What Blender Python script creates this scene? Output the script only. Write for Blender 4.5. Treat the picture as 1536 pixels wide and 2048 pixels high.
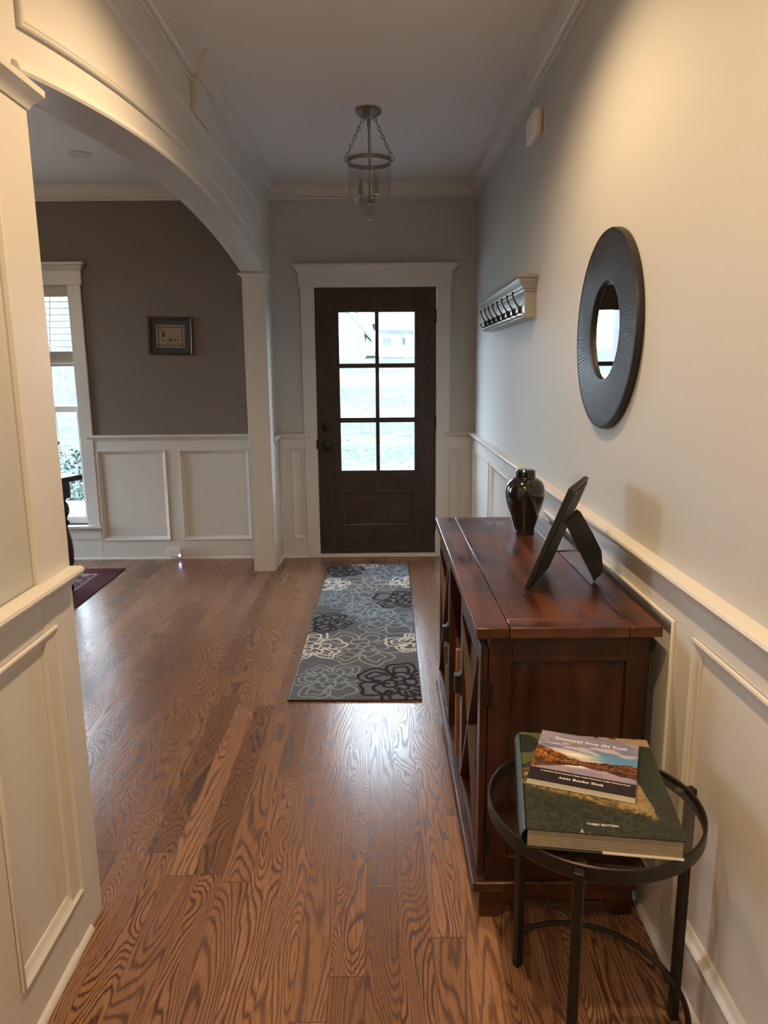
import bpy, math, random
import numpy as np
from mathutils import Matrix, Vector
PI = math.pi
random.seed(7)
S = bpy.context.scene
COL = S.collection
for o in list(bpy.data.objects):
    bpy.data.objects.remove(o)

# ------------------------------------------------------------------ camera, world, sun, exposure
F, PITCH, YAW, ROLL, EYE = 1450.0, 0.1946, 0.0035, -0.0085, 1.4158
fw = np.array([math.sin(YAW)*math.cos(PITCH), math.cos(YAW)*math.cos(PITCH), -math.sin(PITCH)])
r0 = np.array([math.cos(YAW), -math.sin(YAW), 0]); u0 = np.cross(r0, fw)
rt = math.cos(ROLL)*r0 + math.sin(ROLL)*u0; up = -math.sin(ROLL)*r0 + math.cos(ROLL)*u0
cd = bpy.data.cameras.new('camera'); cam = bpy.data.objects.new('camera', cd); COL.objects.link(cam)
cd.sensor_fit = 'VERTICAL'; cd.sensor_height = 36; cd.sensor_width = 27; cd.lens = F/2048*36
cd.clip_start = .02; cd.clip_end = 500
cam.matrix_world = Matrix(((rt[0], up[0], -fw[0], 0), (rt[1], up[1], -fw[1], 0), (rt[2], up[2], -fw[2], EYE), (0, 0, 0, 1)))
S.camera = cam
S.view_settings.view_transform = 'Standard'; S.view_settings.look = 'None'
S.view_settings.exposure = 0.93; S.view_settings.gamma = 1.0; S.view_settings.use_curve_mapping = False
S.cycles.use_denoising = True
S.cycles.max_bounces = 10; S.cycles.diffuse_bounces = 5; S.cycles.glossy_bounces = 5; S.cycles.transparent_max_bounces = 16
S.cycles.transmission_bounces = 6
S.cycles.sample_clamp_indirect = 6.0
SKY_COL, SKY_STR = (.72, .85, 1.0), 12.5
w = bpy.data.worlds.new('sky'); S.world = w; w.use_nodes = True
bg = w.node_tree.nodes['Background']; bg.inputs[0].default_value = (*SKY_COL, 1); bg.inputs[1].default_value = SKY_STR
SUN_STR = 1.0
sd = bpy.data.lights.new('sun', 'SUN'); sd.energy = SUN_STR; sd.angle = .02; sd.color = (1, .97, .92)
so = bpy.data.objects.new('sun', sd); COL.objects.link(so)
so.rotation_euler = Vector((-.28, 1, -1.05)).to_track_quat('-Z', 'Y').to_euler()
CAN_POWER, CAN_COL = 41.0, (1.0, .69, .385)          # watts of each warm ceiling can
DINING_FILL_POWER = 14.0  # watts of the added dining room fill lamp
FILL_CANS = [(-.05, 2.15), (-.05, .55), (-.05, -1.1)]  # first lights the console wall; the other two are unseen, added as fill

# ------------------------------------------------------------------ dimensions
XR, XRS = .692, .680          # right wall plane, face of its wainscot boards
XL, XLB = -.775, -.900        # hall face and dining face of the arched wall
YF, YFS = 5.418, 5.406        # inside of the front wall, face of its boards
ZC = 2.68                     # ceiling
CAS = -.761                   # face of the opening's casing
YN, YO = 1.70, 5.035          # near and far jamb of the opening
DXL, DYB, HYB = -4.7, .6, -2.6  # dining left wall, dining back wall, hall back wall
BT = .012

# ------------------------------------------------------------------ materials
MATS = {}
class NT:
    def __init__(s, name):
        s.m = bpy.data.materials.new(name); s.m.use_nodes = True
        s.t = s.m.node_tree; s.b = s.t.nodes['Principled BSDF']; s.out = s.t.nodes['Material Output']
        MATS[name] = s.m
    def n(s, typ, **kw):
        x = s.t.nodes.new(typ)
        for k, v in kw.items():
            setattr(x, k, v)
        return x
    def l(s, a, b):
        s.t.links.new(a, b)
    def put(s, sock, v):
        if isinstance(v, bpy.types.NodeSocket): s.l(v, sock)
        else:
            if isinstance(v, tuple) and len(v) == 3 and sock.type == 'RGBA': v = (*v, 1)
            sock.default_value = v
    def math(s, op, a, b=None, c=None):
        x = s.n('ShaderNodeMath', operation=op); s.put(x.inputs[0], a)
        if b is not None: s.put(x.inputs[1], b)
        if c is not None: s.put(x.inputs[2], c)
        return x.outputs[0]
    def vec(s, a, b, c):
        x = s.n('ShaderNodeCombineXYZ'); s.put(x.inputs[0], a); s.put(x.inputs[1], b); s.put(x.inputs[2], c); return x.outputs[0]
    def xyz(s, v):
        x = s.n('ShaderNodeSeparateXYZ'); s.l(v, x.inputs[0]); return x.outputs
    def noise(s, v, scale=1, detail=2, rough=.5, dist=0):
        x = s.n('ShaderNodeTexNoise'); s.l(v, x.inputs['Vector'])
        x.inputs['Scale'].default_value = scale; x.inputs['Detail'].default_value = detail
        x.inputs['Roughness'].default_value = rough; x.inputs['Distortion'].default_value = dist
        return x.outputs['Fac']
    def white(s, v):
        x = s.n('ShaderNodeTexWhiteNoise', noise_dimensions='3D'); s.l(v, x.inputs['Vector']); return x.outputs
    def mix(s, f, a, b):
        x = s.n('ShaderNodeMix', data_type='RGBA'); s.put(x.inputs[0], f); s.put(x.inputs[6], a); s.put(x.inputs[7], b); return x.outputs[2]
    def ramp(s, f, lo, hi, a=0., b=1.):
        x = s.n('ShaderNodeMapRange', interpolation_type='SMOOTHSTEP'); s.put(x.inputs[0], f)
        x.inputs[1].default_value = lo; x.inputs[2].default_value = hi; x.inputs[3].default_value = a; x.inputs[4].default_value = b
        return x.outputs[0]
    def pos(s):
        return s.n('ShaderNodeNewGeometry').outputs['Position']
    def obj(s):
        return s.n('ShaderNodeTexCoord').outputs['Object']
    def bump(s, h, strength=.2, dist=.01):
        x = s.n('ShaderNodeBump'); s.l(h, x.inputs['Height']); x.inputs['Strength'].default_value = strength
        x.inputs['Distance'].default_value = dist; s.l(x.outputs[0], s.b.inputs['Normal'])
    def scale(s, v, k):
        x = s.n('ShaderNodeVectorMath', operation='MULTIPLY'); s.l(v, x.inputs[0]); x.inputs[1].default_value = k; return x.outputs[0]

def plain(name, col, rough=.5, metal=0., var=.06, vs=6., bump=0., bs=120., spec=.5, coat=0.):
    t = NT(name); b = t.b
    f = t.noise(t.obj(), vs, 3)
    c1 = tuple(min(1, c*(1+var)) for c in col); c2 = tuple(c*(1-var) for c in col)
    t.l(t.mix(f, c2, c1), b.inputs['Base Color'])
    b.inputs['Roughness'].default_value = rough; b.inputs['Metallic'].default_value = metal
    b.inputs['Specular IOR Level'].default_value = spec
    b.inputs['Coat Weight'].default_value = coat; b.inputs['Coat Roughness'].default_value = .08
    if bump: t.bump(t.noise(t.obj(), bs, 2), bump, .002)
    return t.m

TRIM = plain('painted trim', (.67, .65, .615), .32, var=.015, vs=2, bump=.02, bs=60)
CEIL = plain('ceiling paint', (.74, .72, .70), .8, var=.015, vs=2, bump=.03, bs=200)
WALL = plain('greige wall paint', (.515, .515, .50), .62, var=.02, vs=1.5, bump=.04, bs=220)
TAUPE = plain('taupe wall paint', (.185, .152, .125), .6, var=.025, vs=1.5, bump=.04, bs=220)
BLACK = plain('black lacquer', (.006, .006, .008), .12, var=.2, coat=.6)
SATIN = plain('black satin', (.012, .012, .013), .45, var=.2)
IRON = plain('dark bronze metal', (.030, .026, .022), .38, metal=.6, var=.3, vs=40)
HOOKM = plain('black iron', (.012, .012, .014), .4, metal=.4, var=.2)
PEWTER = plain('brushed pewter', (.30, .28, .25), .32, metal=1., var=.15, vs=30)
SILVER = plain('champagne silver paint', (.40, .385, .355), .3, metal=.55, var=.08, vs=14, bump=.05, bs=40)
PLAST = plain('white plastic', (.78, .75, .70), .4, var=.02)
DARKP = plain('dark plastic', (.05, .05, .055), .4, var=.05)
PAGES = plain('page edges', (.34, .295, .24), .85, var=.15, vs=60)
PAGEW = plain('white page edges', (.72, .69, .62), .8, var=.05, vs=60)
GREENC = plain('dark green cloth', (.020, .030, .018), .45, var=.2, vs=30)
LETTER = plain('white lettering', (.85, .84, .80), .5, var=.0)
LINING = plain('dark backing card', (.016, .016, .017), .7, var=.2, vs=30)
MATB = plain('slate blue mat', (.075, .092, .115), .8, var=.08, vs=60)
PFRAME = plain('dark plum wood', (.055, .036, .033), .35, var=.3, vs=30)
SLAT = plain('blind slat', (.48, .42, .35), .5, var=.12, vs=40)
EBONY = plain('ebony wood', (.010, .009, .009), .25, var=.3, vs=14)
CANW = plain('downlight baffle', (.62, .58, .52), .5, var=.03)
SIDING = plain('white siding', (.80, .80, .78), .6, var=.03)
ROOFM = plain('grey shingles', (.055, .065, .08), .8, var=.2, vs=3)
DGLASS = plain('dark window', (.06, .08, .10), .15, var=.1)
BARK = plain('bark', (.085, .080, .082), .9, var=.35, vs=6, bump=.5, bs=14)
LEAFM = plain('shrub leaf', (.045, .085, .075), .5, var=.4, vs=9)
ROAD = plain('asphalt', (.22, .22, .23), .9, var=.1, vs=2, spec=0.)
DECK = plain('porch decking', (.060, .072, .095), .6, var=.2, vs=5)
HEDGE = plain('low hedge', (.035, .05, .085), .9, var=.5, vs=3, bump=.6, bs=10)

def glass_mat(name, tint, k0=.04, rough=0.):
    t = NT(name)
    tr = t.n('ShaderNodeBsdfTransparent'); tr.inputs[0].default_value = (*tint, 1)
    gl = t.n('ShaderNodeBsdfGlossy'); gl.inputs['Roughness'].default_value = rough
    lw = t.n('ShaderNodeLayerWeight'); lw.inputs[0].default_value = .5
    fz = t.math('ADD', k0, t.math('MULTIPLY', t.math('POWER', lw.outputs['Facing'], 5.), 1-k0))
    m = t.n('ShaderNodeMixShader'); t.l(fz, m.inputs[0]); t.l(tr.outputs[0], m.inputs[1]); t.l(gl.outputs[0], m.inputs[2])
    t.l(m.outputs[0], t.out.inputs[0])
    return t.m
PANE = glass_mat('window glass', (.97, .985, .98))
BELL = glass_mat('lantern glass', (.94, .95, .955), .07, rough=.03)
SMOKE = glass_mat('tabletop glass', (.86, .86, .84), .07, rough=.05)

t = NT('mirror glass'); t.b.inputs['Base Color'].default_value = (.86, .88, .87, 1); t.b.inputs['Metallic'].default_value = 1; t.b.inputs['Roughness'].default_value = .01
MIRROR = t.m
def emit(name, col, st):
    t = NT(name); t.b.inputs['Base Color'].default_value = (*col, 1)
    t.b.inputs['Emission Color'].default_value = (*col, 1); t.b.inputs['Emission Strength'].default_value = st
    return t.m
LED = emit('led glow', (.45, .45, 1.0), 22)
LAMPON = emit('lamp face', CAN_COL, 8)

def wood(name, dark, light, rough=.3, along='y', gs=1., spec=.5, wear=0., coat=0.):
    t = NT(name); p = t.obj()
    k = {'x': (3*gs, 34*gs, 34*gs), 'y': (34*gs, 3*gs, 34*gs), 'z': (34*gs, 34*gs, 3*gs)}[along]
    q = t.scale(p, k)
    g = t.noise(q, 1, 4, .6, .6)
    m = t.noise(p, 6*gs, 4, .6, .8)
    f = t.math('ADD', t.math('MULTIPLY', g, .55), t.math('MULTIPLY', m, .55))
    c = t.mix(t.ramp(f, .36, .76), dark, light)
    if wear:
        ws = t.noise(t.scale(p, (60, 14, 60)), 1, 5, .7, 1.5)
        wm = t.math('MULTIPLY', t.ramp(ws, .56, .70), t.ramp(t.noise(p, 9, 3), .45, .6))
        c = t.mix(t.math('MULTIPLY', wm, wear), c, tuple(x*.35 for x in dark))
    t.l(c, t.b.inputs['Base Color'])
    t.l(t.ramp(g, .3, .7, rough*.8, rough*1.25), t.b.inputs['Roughness'])
    t.b.inputs['Specular IOR Level'].default_value = spec
    t.b.inputs['Coat Weight'].default_value = coat; t.b.inputs['Coat Roughness'].default_value = .2
    t.bump(g, .08, .002)
    return t.m
MAHO = wood('mahogany along', (.022, .0072, .0035), (.125, .040, .0155), .33, 'y', .8, wear=.8)
MAHOX = wood('mahogany across', (.022, .008, .004), (.13, .044, .018), .33, 'x', .8, wear=.6)
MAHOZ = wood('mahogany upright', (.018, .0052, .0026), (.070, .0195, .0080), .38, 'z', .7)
PALEW = wood('pale wood divider', (.17, .075, .025), (.34, .165, .06), .45, 'z')
DOORW = wood('front door wood', (.022, .015, .012), (.06, .039, .029), .42, 'z', 1.2)
DOORX = wood('front door rail wood', (.024, .016, .012), (.066, .042, .030), .42, 'x', 1.2)

# oak floor: 8 cm strips running along the hall, cathedral grain
t = NT('oak strip floor'); p = t.pos(); X, Y, Z = t.xyz(p)
W = .083
xs = t.math('DIVIDE', t.math('ADD', X, 10.01), W); bi = t.math('FLOOR', xs); fx = t.math('FRACT', xs)
r1 = t.white(t.vec(bi, 3.3, 1.7))[0]
ys = t.math('ADD', t.math('DIVIDE', Y, 1.05), t.math('MULTIPLY', r1, 9.7)); bj = t.math('FLOOR', ys); fy = t.math('FRACT', ys)
rv = t.white(t.vec(bi, bj, 5.1)); rs = rv[0]; rc = t.xyz(rv[1])
gx = t.math('ADD', t.math('MULTIPLY', X, 7.5), t.math('MULTIPLY', rs, 61.))
gy = t.math('ADD', t.math('MULTIPLY', Y, t.math('ADD', .75, t.math('MULTIPLY', rc[1], .9))), t.math('MULTIPLY', rc[0], 47.))
base = t.noise(t.vec(gx, gy, t.math('MULTIPLY', rc[2], 31.)), 1, 1.5, .45, .35)
jit = t.noise(t.vec(t.math('MULTIPLY', X, 260.), t.math('MULTIPLY', Y, 9.), rs), 1, 2)
jit2 = t.noise(t.vec(t.math('MULTIPLY', X, 45.), t.math('MULTIPLY', Y, 28.), rs), 1, 2)
ring = t.math('ADD', t.math('MULTIPLY', base, t.math('ADD', 24., t.math('MULTIPLY', rc[1], 22.))), t.math('ADD', t.math('MULTIPLY', jit, .55), t.math('MULTIPLY', jit2, .35)))
fr = t.math('FRACT', ring)
tri = t.math('ABSOLUTE', t.math('SUBTRACT', t.math('MULTIPLY', fr, 2.), 1.))
line = t.ramp(tri, .42, .95)
pore = t.ramp(t.noise(t.vec(t.math('MULTIPLY', X, 420.), t.math('MULTIPLY', Y, 14.), rs), 1, 2), .50, .68)
light = t.mix(rc[0], (.235, .124, .067), (.33, .178, .098))
dark = t.mix(rc[2], (.042, .0175, .0095), (.066, .027, .0145))
c = t.mix(t.math('MULTIPLY', line, t.math('ADD', .66, t.math('MULTIPLY', rc[1], .30))), light, dark)
c = t.mix(t.math('MULTIPLY', pore, .5), c, (.12, .046, .018))
tint = t.math('ADD', .88, t.math('MULTIPLY', rs, .24))
mulv = t.n('ShaderNodeMix', data_type='RGBA', blend_type='MULTIPLY'); mulv.inputs[0].default_value = 1
t.l(c, mulv.inputs[6]); cb = t.n('ShaderNodeCombineColor'); [t.l(tint, cb.inputs[i]) for i in range(3)]; t.l(cb.outputs[0], mulv.inputs[7])
ex = t.math('MINIMUM', fx, t.math('SUBTRACT', 1., fx)); ey = t.math('MINIMUM', fy, t.math('SUBTRACT', 1., fy))
seam = t.math('MAXIMUM', t.ramp(ex, .004, .014, 1., 0.), t.ramp(ey, .0006, .0022, 1., 0.))
c = t.mix(t.math('MULTIPLY', seam, .6), mulv.outputs[2], (.045, .018, .008))
t.l(c, t.b.inputs['Base Color'])
t.l(t.math('ADD', .22, t.math('MULTIPLY', line, .10)), t.b.inputs['Roughness'])
t.b.inputs['Specular IOR Level'].default_value = .5
t.bump(t.math('SUBTRACT', t.math('MULTIPLY', line, -.5), seam), .10, .002)
OAK = t.m

def attr_mat(name, rough=.6, bump=0., bs=300, coat=0.):
    t = NT(name); a = t.n('ShaderNodeAttribute', attribute_name='Col')
    t.l(a.outputs['Color'], t.b.inputs['Base Color']); t.b.inputs['Roughness'].default_value = rough
    if rough > .9: t.b.inputs['Specular IOR Level'].default_value = .08
    t.b.inputs['Coat Weight'].default_value = coat; t.b.inputs['Coat Roughness'].default_value = .25
    if bump: t.bump(t.noise(t.obj(), bs, 2), bump, .004)
    return t.m
RUGM = attr_mat('runner pile', .95, .35, 700)
RUGP = attr_mat('woven rug', .95, .3, 400)
COVER = attr_mat('printed cover', .42, coat=.15)
STITCH = attr_mat('stitched picture', .8, .1, 900)

t = NT('lawn'); p = t.pos()
n1 = t.noise(p, 1.1, 5, .65); n2 = t.noise(p, 9, 4, .7); n3 = t.noise(p, .35, 3)
c = t.mix(t.ramp(n3, .4, .6), (.040, .060, .047), (.056, .060, .054))
c = t.mix(t.ramp(n2, .46, .62), c, (.092, .088, .088)); c = t.mix(t.ramp(n1, .55, .72), c, (.034, .052, .040))
c = t.mix(t.ramp(t.noise(t.scale(p, (14, 4, 14)), 1, 4, .7), .60, .70), c, (.006, .009, .008))
t.l(c, t.b.inputs['Base Color']); t.b.inputs['Roughness'].default_value = .95; t.b.inputs['Specular IOR Level'].default_value = 0
LAWN = t.m

# carved radial frame of the mirror
t = NT('carved ebonised wood'); p = t.obj(); x, y, z = t.xyz(p)
an = t.math('ARCTAN2', z, y); rad = t.math('SQRT', t.math('ADD', t.math('MULTIPLY', y, y), t.math('MULTIPLY', z, z)))
band = t.math('FLOOR', t.math('MULTIPLY', rad, 40.))
ph = t.math('MULTIPLY', t.white(t.vec(band, 2., 1.))[0], 6.28)
sv = t.math('SINE', t.math('ADD', t.math('MULTIPLY', an, 120.), ph))
nz = t.noise(t.vec(t.math('MULTIPLY', an, 30.), t.math('MULTIPLY', rad, 22.), 1.), 1, 4, .7)
h = t.math('MULTIPLY', sv, t.ramp(nz, .35, .6))
t.l(t.mix(t.ramp(h, .2, 1.), (.008, .008, .009), (.040, .041, .045)), t.b.inputs['Base Color'])  # ridges painted paler grey, highlights of the carving put into the colour
t.b.inputs['Roughness'].default_value = .45; t.bump(h, .32, .003)
CARVED = t.m

# ------------------------------------------------------------------ mesh building
def wloc(o):
    v = Vector((0, 0, 0))
    while o: v += o.location; o = o.parent
    return v
class MB:
    def __init__(s): s.v = []; s.f = []; s.m = []
    def add(s, vs, fs, mi=0):
        k = len(s.v); s.v += [tuple(map(float, p)) for p in vs]
        for f in fs: s.f.append(tuple(i+k for i in f)); s.m.append(mi)
    def box(s, x0, x1, y0, y1, z0, z1, mi=0):
        s.add([(x0, y0, z0), (x1, y0, z0), (x1, y1, z0), (x0, y1, z0), (x0, y0, z1), (x1, y0, z1), (x1, y1, z1), (x0, y1, z1)],
              [(0, 3, 2, 1), (4, 5, 6, 7), (0, 1, 5, 4), (1, 2, 6, 5), (2, 3, 7, 6), (3, 0, 4, 7)], mi)
    def obox(s, M, sx, sy, sz, mi=0):
        vs = [M @ Vector((a*sx/2, b*sy/2, c*sz/2)) for c in (-1, 1) for a, b in ((-1, -1), (1, -1), (1, 1), (-1, 1))]
        s.add(vs, [(0, 3, 2, 1), (4, 5, 6, 7), (0, 1, 5, 4), (1, 2, 6, 5), (2, 3, 7, 6), (3, 0, 4, 7)], mi)
    def bar(s, a, b, wd, dp, ref=(0, 0, 1), mi=0):
        a = Vector(a); b = Vector(b); d = (b-a); L = d.length; d.normalize(); r = Vector(ref)
        x = d.cross(r); x = x.normalized() if x.length > 1e-6 else Vector((1, 0, 0)); y = d.cross(x)
        M = Matrix((( x[0], y[0], d[0], (a[0]+b[0])/2), (x[1], y[1], d[1], (a[1]+b[1])/2), (x[2], y[2], d[2], (a[2]+b[2])/2), (0, 0, 0, 1)))
        s.obox(M, wd, dp, L, mi)
    def rings(s, rings, closed=False, caps=True, mi=0):
        n = len(rings[0]); k = len(s.v)
        for r in rings: s.v += [tuple(map(float, p)) for p in r]
        R = len(rings)
        for i in range(R if closed else R-1):
            a, b = k+i*n, k+((i+1) % R)*n
            for j in range(n):
                s.f.append((a+j, a+(j+1) % n, b+(j+1) % n, b+j)); s.m.append(mi)
        if caps and not closed:
            s.f.append(tuple(k+j for j in reversed(range(n)))); s.m.append(mi)
            s.f.append(tuple(k+(R-1)*n+j for j in range(n))); s.m.append(mi)
    def tube(s, path, r, n=10, closed=False, caps=True, mi=0):
        P = [Vector(p) for p in path]; N = len(P); rr = r if isinstance(r, (list, tuple)) else [r]*N
        rings = []; prev = None
        for i in range(N):
            a = P[(i-1) % N] if (closed or i > 0) else P[i]; b = P[(i+1) % N] if (closed or i < N-1) else P[i]
            d = (b-a).normalized()
            if prev is None:
                q = Vector((0, 0, 1)) if abs(d.z) < .9 else Vector((1, 0, 0)); u = d.cross(q).normalized()
            else:
                u = (prev-d*prev.dot(d)).normalized()
            prev = u; vv = d.cross(u)
            rings.append([P[i]+(u*math.cos(2*PI*k/n)+vv*math.sin(2*PI*k/n))*rr[i] for k in range(n)])
        s.rings(rings, closed, caps, mi)
    def lathe(s, prof, c=(0, 0, 0), n=40, axis='z', mi=0, closed=False):
        rings = []
        for r, h in prof:
            r = max(r, 1e-5); ring = []
            for k in range(n):
                a = 2*PI*k/n; x, y = r*math.cos(a), r*math.sin(a)
                q = (x, y, h) if axis == 'z' else ((h, x, y) if axis == 'x' else (y, h, x))
                ring.append((c[0]+q[0], c[1]+q[1], c[2]+q[2]))
            rings.append(ring)
        s.rings(rings, closed, not closed, mi)
    def mould(s, path, closed, prof, P, mi=0, caps=True):
        """mitred moulding: path is 2d, w is measured to the left of travel, h is passed to P(a, b, h)"""
        N = len(path); rows = []
        for i in range(N):
            p = np.array(path[i], float)
            def dirn(a, b):
                d = np.array(b, float)-np.array(a, float); return d/np.linalg.norm(d)
            if closed or 0 < i < N-1:
                d1 = dirn(path[i-1], p); d2 = dirn(p, path[(i+1) % N])
            elif i == 0: d1 = d2 = dirn(p, path[1])
            else: d1 = d2 = dirn(path[i-1], p)
            n1 = np.array([-d1[1], d1[0]]); n2 = np.array([-d2[1], d2[0]]); b = n1+n2; b = b/np.linalg.norm(b)
            k = 1/max(.2, b@n1)
            rows.append([P(*(p+b*k*w_), h_) for w_, h_ in prof])
        s.rings(rows, closed, caps, mi)
    def grid(s, nu, nv, P, mi=0):
        k = len(s.v)
        for j in range(nv+1):
            for i in range(nu+1): s.v.append(tuple(map(float, P(i/nu, j/nv))))
        for j in range(nv):
            for i in range(nu):
                a = k+j*(nu+1)+i; s.f.append((a, a+1, a+nu+2, a+nu+1)); s.m.append(mi)
    def prism(s, poly, P, h0, h1, mi=0):
        n = len(poly)
        s.add([P(a, b, h0) for a, b in poly]+[P(a, b, h1) for a, b in poly],
              [tuple(reversed(range(n))), tuple(range(n, 2*n))]+[(i, (i+1) % n, n+(i+1) % n, n+i) for i in range(n)], mi)
    def build(s, name, mats, parent=None, bevel=0., angle=35, label=None, cat=None, group=None, kind=None, fix=True, seg=2):
        base = wloc(parent) if parent else Vector((0, 0, 0))
        me = bpy.data.meshes.new(name)
        me.from_pydata([tuple(Vector(p)-base) for p in s.v], [], s.f)
        mats = mats if isinstance(mats, (list, tuple)) else [mats]
        for m_ in mats: me.materials.append(m_)
        if len(mats) > 1: me.polygons.foreach_set('material_index', s.m)
        if fix:
            import bmesh
            bm = bmesh.new(); bm.from_mesh(me); bmesh.ops.recalc_face_normals(bm, faces=bm.faces); bm.to_mesh(me); bm.free()
        me.polygons.foreach_set('use_smooth', [True]*len(me.polygons))
        me.set_sharp_from_angle(angle=math.radians(angle)); me.update()
        o = bpy.data.objects.new(name, me); COL.objects.link(o)
        if parent: o.parent = parent
        if bevel:
            b = o.modifiers.new('edge', 'BEVEL'); b.width = bevel; b.segments = seg; b.limit_method = 'ANGLE'; b.angle_limit = math.radians(40)
        tag(o, label, cat, group, kind)
        return o
def tag(o, label=None, cat=None, group=None, kind=None):
    if label: o['label'] = label
    if cat: o['category'] = cat
    if group: o['group'] = group
    if kind: o['kind'] = kind
    return o
def thing(name, loc, label, cat, group=None, kind=None):
    o = bpy.data.objects.new(name, None); COL.objects.link(o); o.location = loc; o.empty_display_size = .1
    return tag(o, label, cat, group, kind)
def one(fn):
    m = MB(); fn(m); return m
def B(*a):
    m = MB(); m.box(*a); return m
def paint(o, cols):
    a = o.data.color_attributes.new('Col', 'FLOAT_COLOR', 'POINT')
    c = np.ones((len(o.data.vertices), 4), np.float32); c[:, :3] = cols
    a.data.foreach_set('color', c.ravel())

# smooth value noise for patterns
def vnoise(x, y, seed=0):
    xi = np.floor(x).astype(int); yi = np.floor(y).astype(int); xf = x-xi; yf = y-yi
    def h(a, b):
        n = (a*374761393+b*668265263+seed*1442695041) & 0x7fffffff
        n = ((n ^ (n >> 13))*1274126177) & 0x7fffffff
        return ((n ^ (n >> 16)) & 0xffff)/65535.
    u = xf*xf*(3-2*xf); v = yf*yf*(3-2*yf)
    return (h(xi, yi)*(1-u)+h(xi+1, yi)*u)*(1-v)+(h(xi, yi+1)*(1-u)+h(xi+1, yi+1)*u)*v
def fbm(x, y, o=4, seed=0):
    s = 0; a = .5
    for i in range(o): s = s+a*vnoise(x*2**i, y*2**i, seed+i*17); a /= 2
    return s/.94

# wall maps: (along, z, height off the wall board plane)
def PR(a, z, h): return (XR-h, a, z)
def PF(a, z, h): return (a, YF-h, z)
def PL(a, z, h): return (XL+h, a, z)
PMOULD = [(0, BT), (.001, .019), (.006, .021), (.011, .017), (.016, .013), (.024, .009), (.029, .006), (.032, .005), (.032, 0)]
RAIL = [(.905, BT), (.915, .016), (.922, .024), (.930, .032), (.934, .039), (.941, .042), (.948, .040), (.951, .034), (.951, .0)]
SHOE = [(0, BT), (0, .024), (.006, .023), (.014, .018), (.018, BT)]
def wainscot(name, P, a0, a1, panels, z0=.145, z1=.838, ztop=.925, voids=()):
    m = MB(); xs = [a0]
    def slab(p, q, r, s_):
        poly = [(p, r), (q, r), (q, s_), (p, s_)]
        m.prism(poly, P, 0, BT)
    slab(a0, a1, 0, z0); slab(a0, a1, z1, ztop)
    cur = a0
    for p, q in panels:
        if p-cur > .001: slab(cur, p, z0, z1)
        m.prism([(p, z0), (q, z0), (q, z1), (p, z1)], P, 0, .002)
        m.mould([(p, z0), (q, z0), (q, z1), (p, z1)], True, PMOULD, P); cur = q
    if a1-cur > .001: slab(cur, a1, z0, z1)
    return m.build(name, TRIM, kind='structure', bevel=.0008, seg=1)
def strip(name, P, segs, prof, kind='structure'):
    m = MB()
    for a0, a1 in segs:
        m.rings([[P(a, z, h) for z, h in prof] for a in (a0, a1)])
    return m.build(name, TRIM, kind=kind)

# ------------------------------------------------------------------ room shell
one(lambda m: m.box(DXL-.2, XR+.2, HYB-.2, YF+.16, -.12, 0)).build('floor', OAK, kind='structure')
one(lambda m: m.box(DXL-.2, XR+.2, HYB-.2, YF+.16, ZC, ZC+.25)).build('ceiling', CEIL, kind='structure')
B(XR, XR+.15, HYB-.15, YF+.16, 0, ZC).build('wall_right', WALL, kind='structure')
DX0, DX1, DZ1 = -.478, .416, 2.0                     # door opening
WX0, WX1, WZ0, WZ1 = -3.12, -2.232, .27, 2.025       # dining window opening
YX = YF+.16
m = MB()
m.box(XL-.06, DX0, YF, YX, 0, ZC); m.box(DX1, XR+.15, YF, YX, 0, ZC); m.box(DX0, DX1, YF, YX, DZ1, ZC)
m.build('wall_front', WALL, kind='structure')
m = MB()
m.box(DXL-.15, WX0, YF, YX, 0, ZC); m.box(WX1, XL-.06, YF, YX, 0, ZC); m.box(WX0, WX1, YF, YX, 0, WZ0); m.box(WX0, WX1, YF, YX, WZ1, ZC)
m.build('wall_dining_front', TAUPE, kind='structure')
SY0, SY1, SZ0, SZ1 = 4.0, 5.05, .27, 2.025            # side window of the dining room
m = MB()
m.box(DXL-.15, DXL, DYB, SY0, 0, ZC); m.box(DXL-.15, DXL, SY1, YF, 0, ZC); m.box(DXL-.15, DXL, SY0, SY1, 0, SZ0); m.box(DXL-.15, DXL, SY0, SY1, SZ1, ZC)
m.build('wall_dining_left', TAUPE, kind='structure')
B(DXL-.15, XLB, DYB-.15, DYB, 0, ZC).build('wall_dining_back', TAUPE, kind='structure')
B(XLB, XR, HYB-.15, HYB, 0, ZC).build('wall_back', WALL, kind='structure')

# arched wall between hall and dining room
AC, AH, AZ0, ARISE = (YN+YO)/2, (YO-YN)/2, 2.045, .143
AR = (AH*AH+ARISE*ARISE)/(2*ARISE)
def arch(y, off=0.):
    return AZ0+ARISE-AR+math.sqrt((AR+off)**2-(y-AC)**2)
def PY(a, z, h): return (h, a, z)
m = MB()
m.box(XLB, XL, HYB, YN, 0, ZC)
m.box(XLB, XL, YO, YF, 0, ZC)
N = 48
for i in range(N):
    y0 = YN+(YO-YN)*i/N; y1 = YN+(YO-YN)*(i+1)/N
    m.add([(x, y, z) for x in (XLB, XL) for y, z in ((y0, arch(y0)), (y1, arch(y1)), (y1, ZC), (y0, ZC))],
          [(0, 1, 2, 3), (7, 6, 5, 4), (0, 4, 5, 1), (3, 2, 6, 7)])
m.build('wall_left', [TRIM], kind='structure')
# painted field of the left wall above its chair rail, near the camera (wall colour, thin skin of plaster)
B(XL, XL+.002, HYB, 1.555, .93, ZC).build('wall_left_field', WALL, kind='structure')
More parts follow.
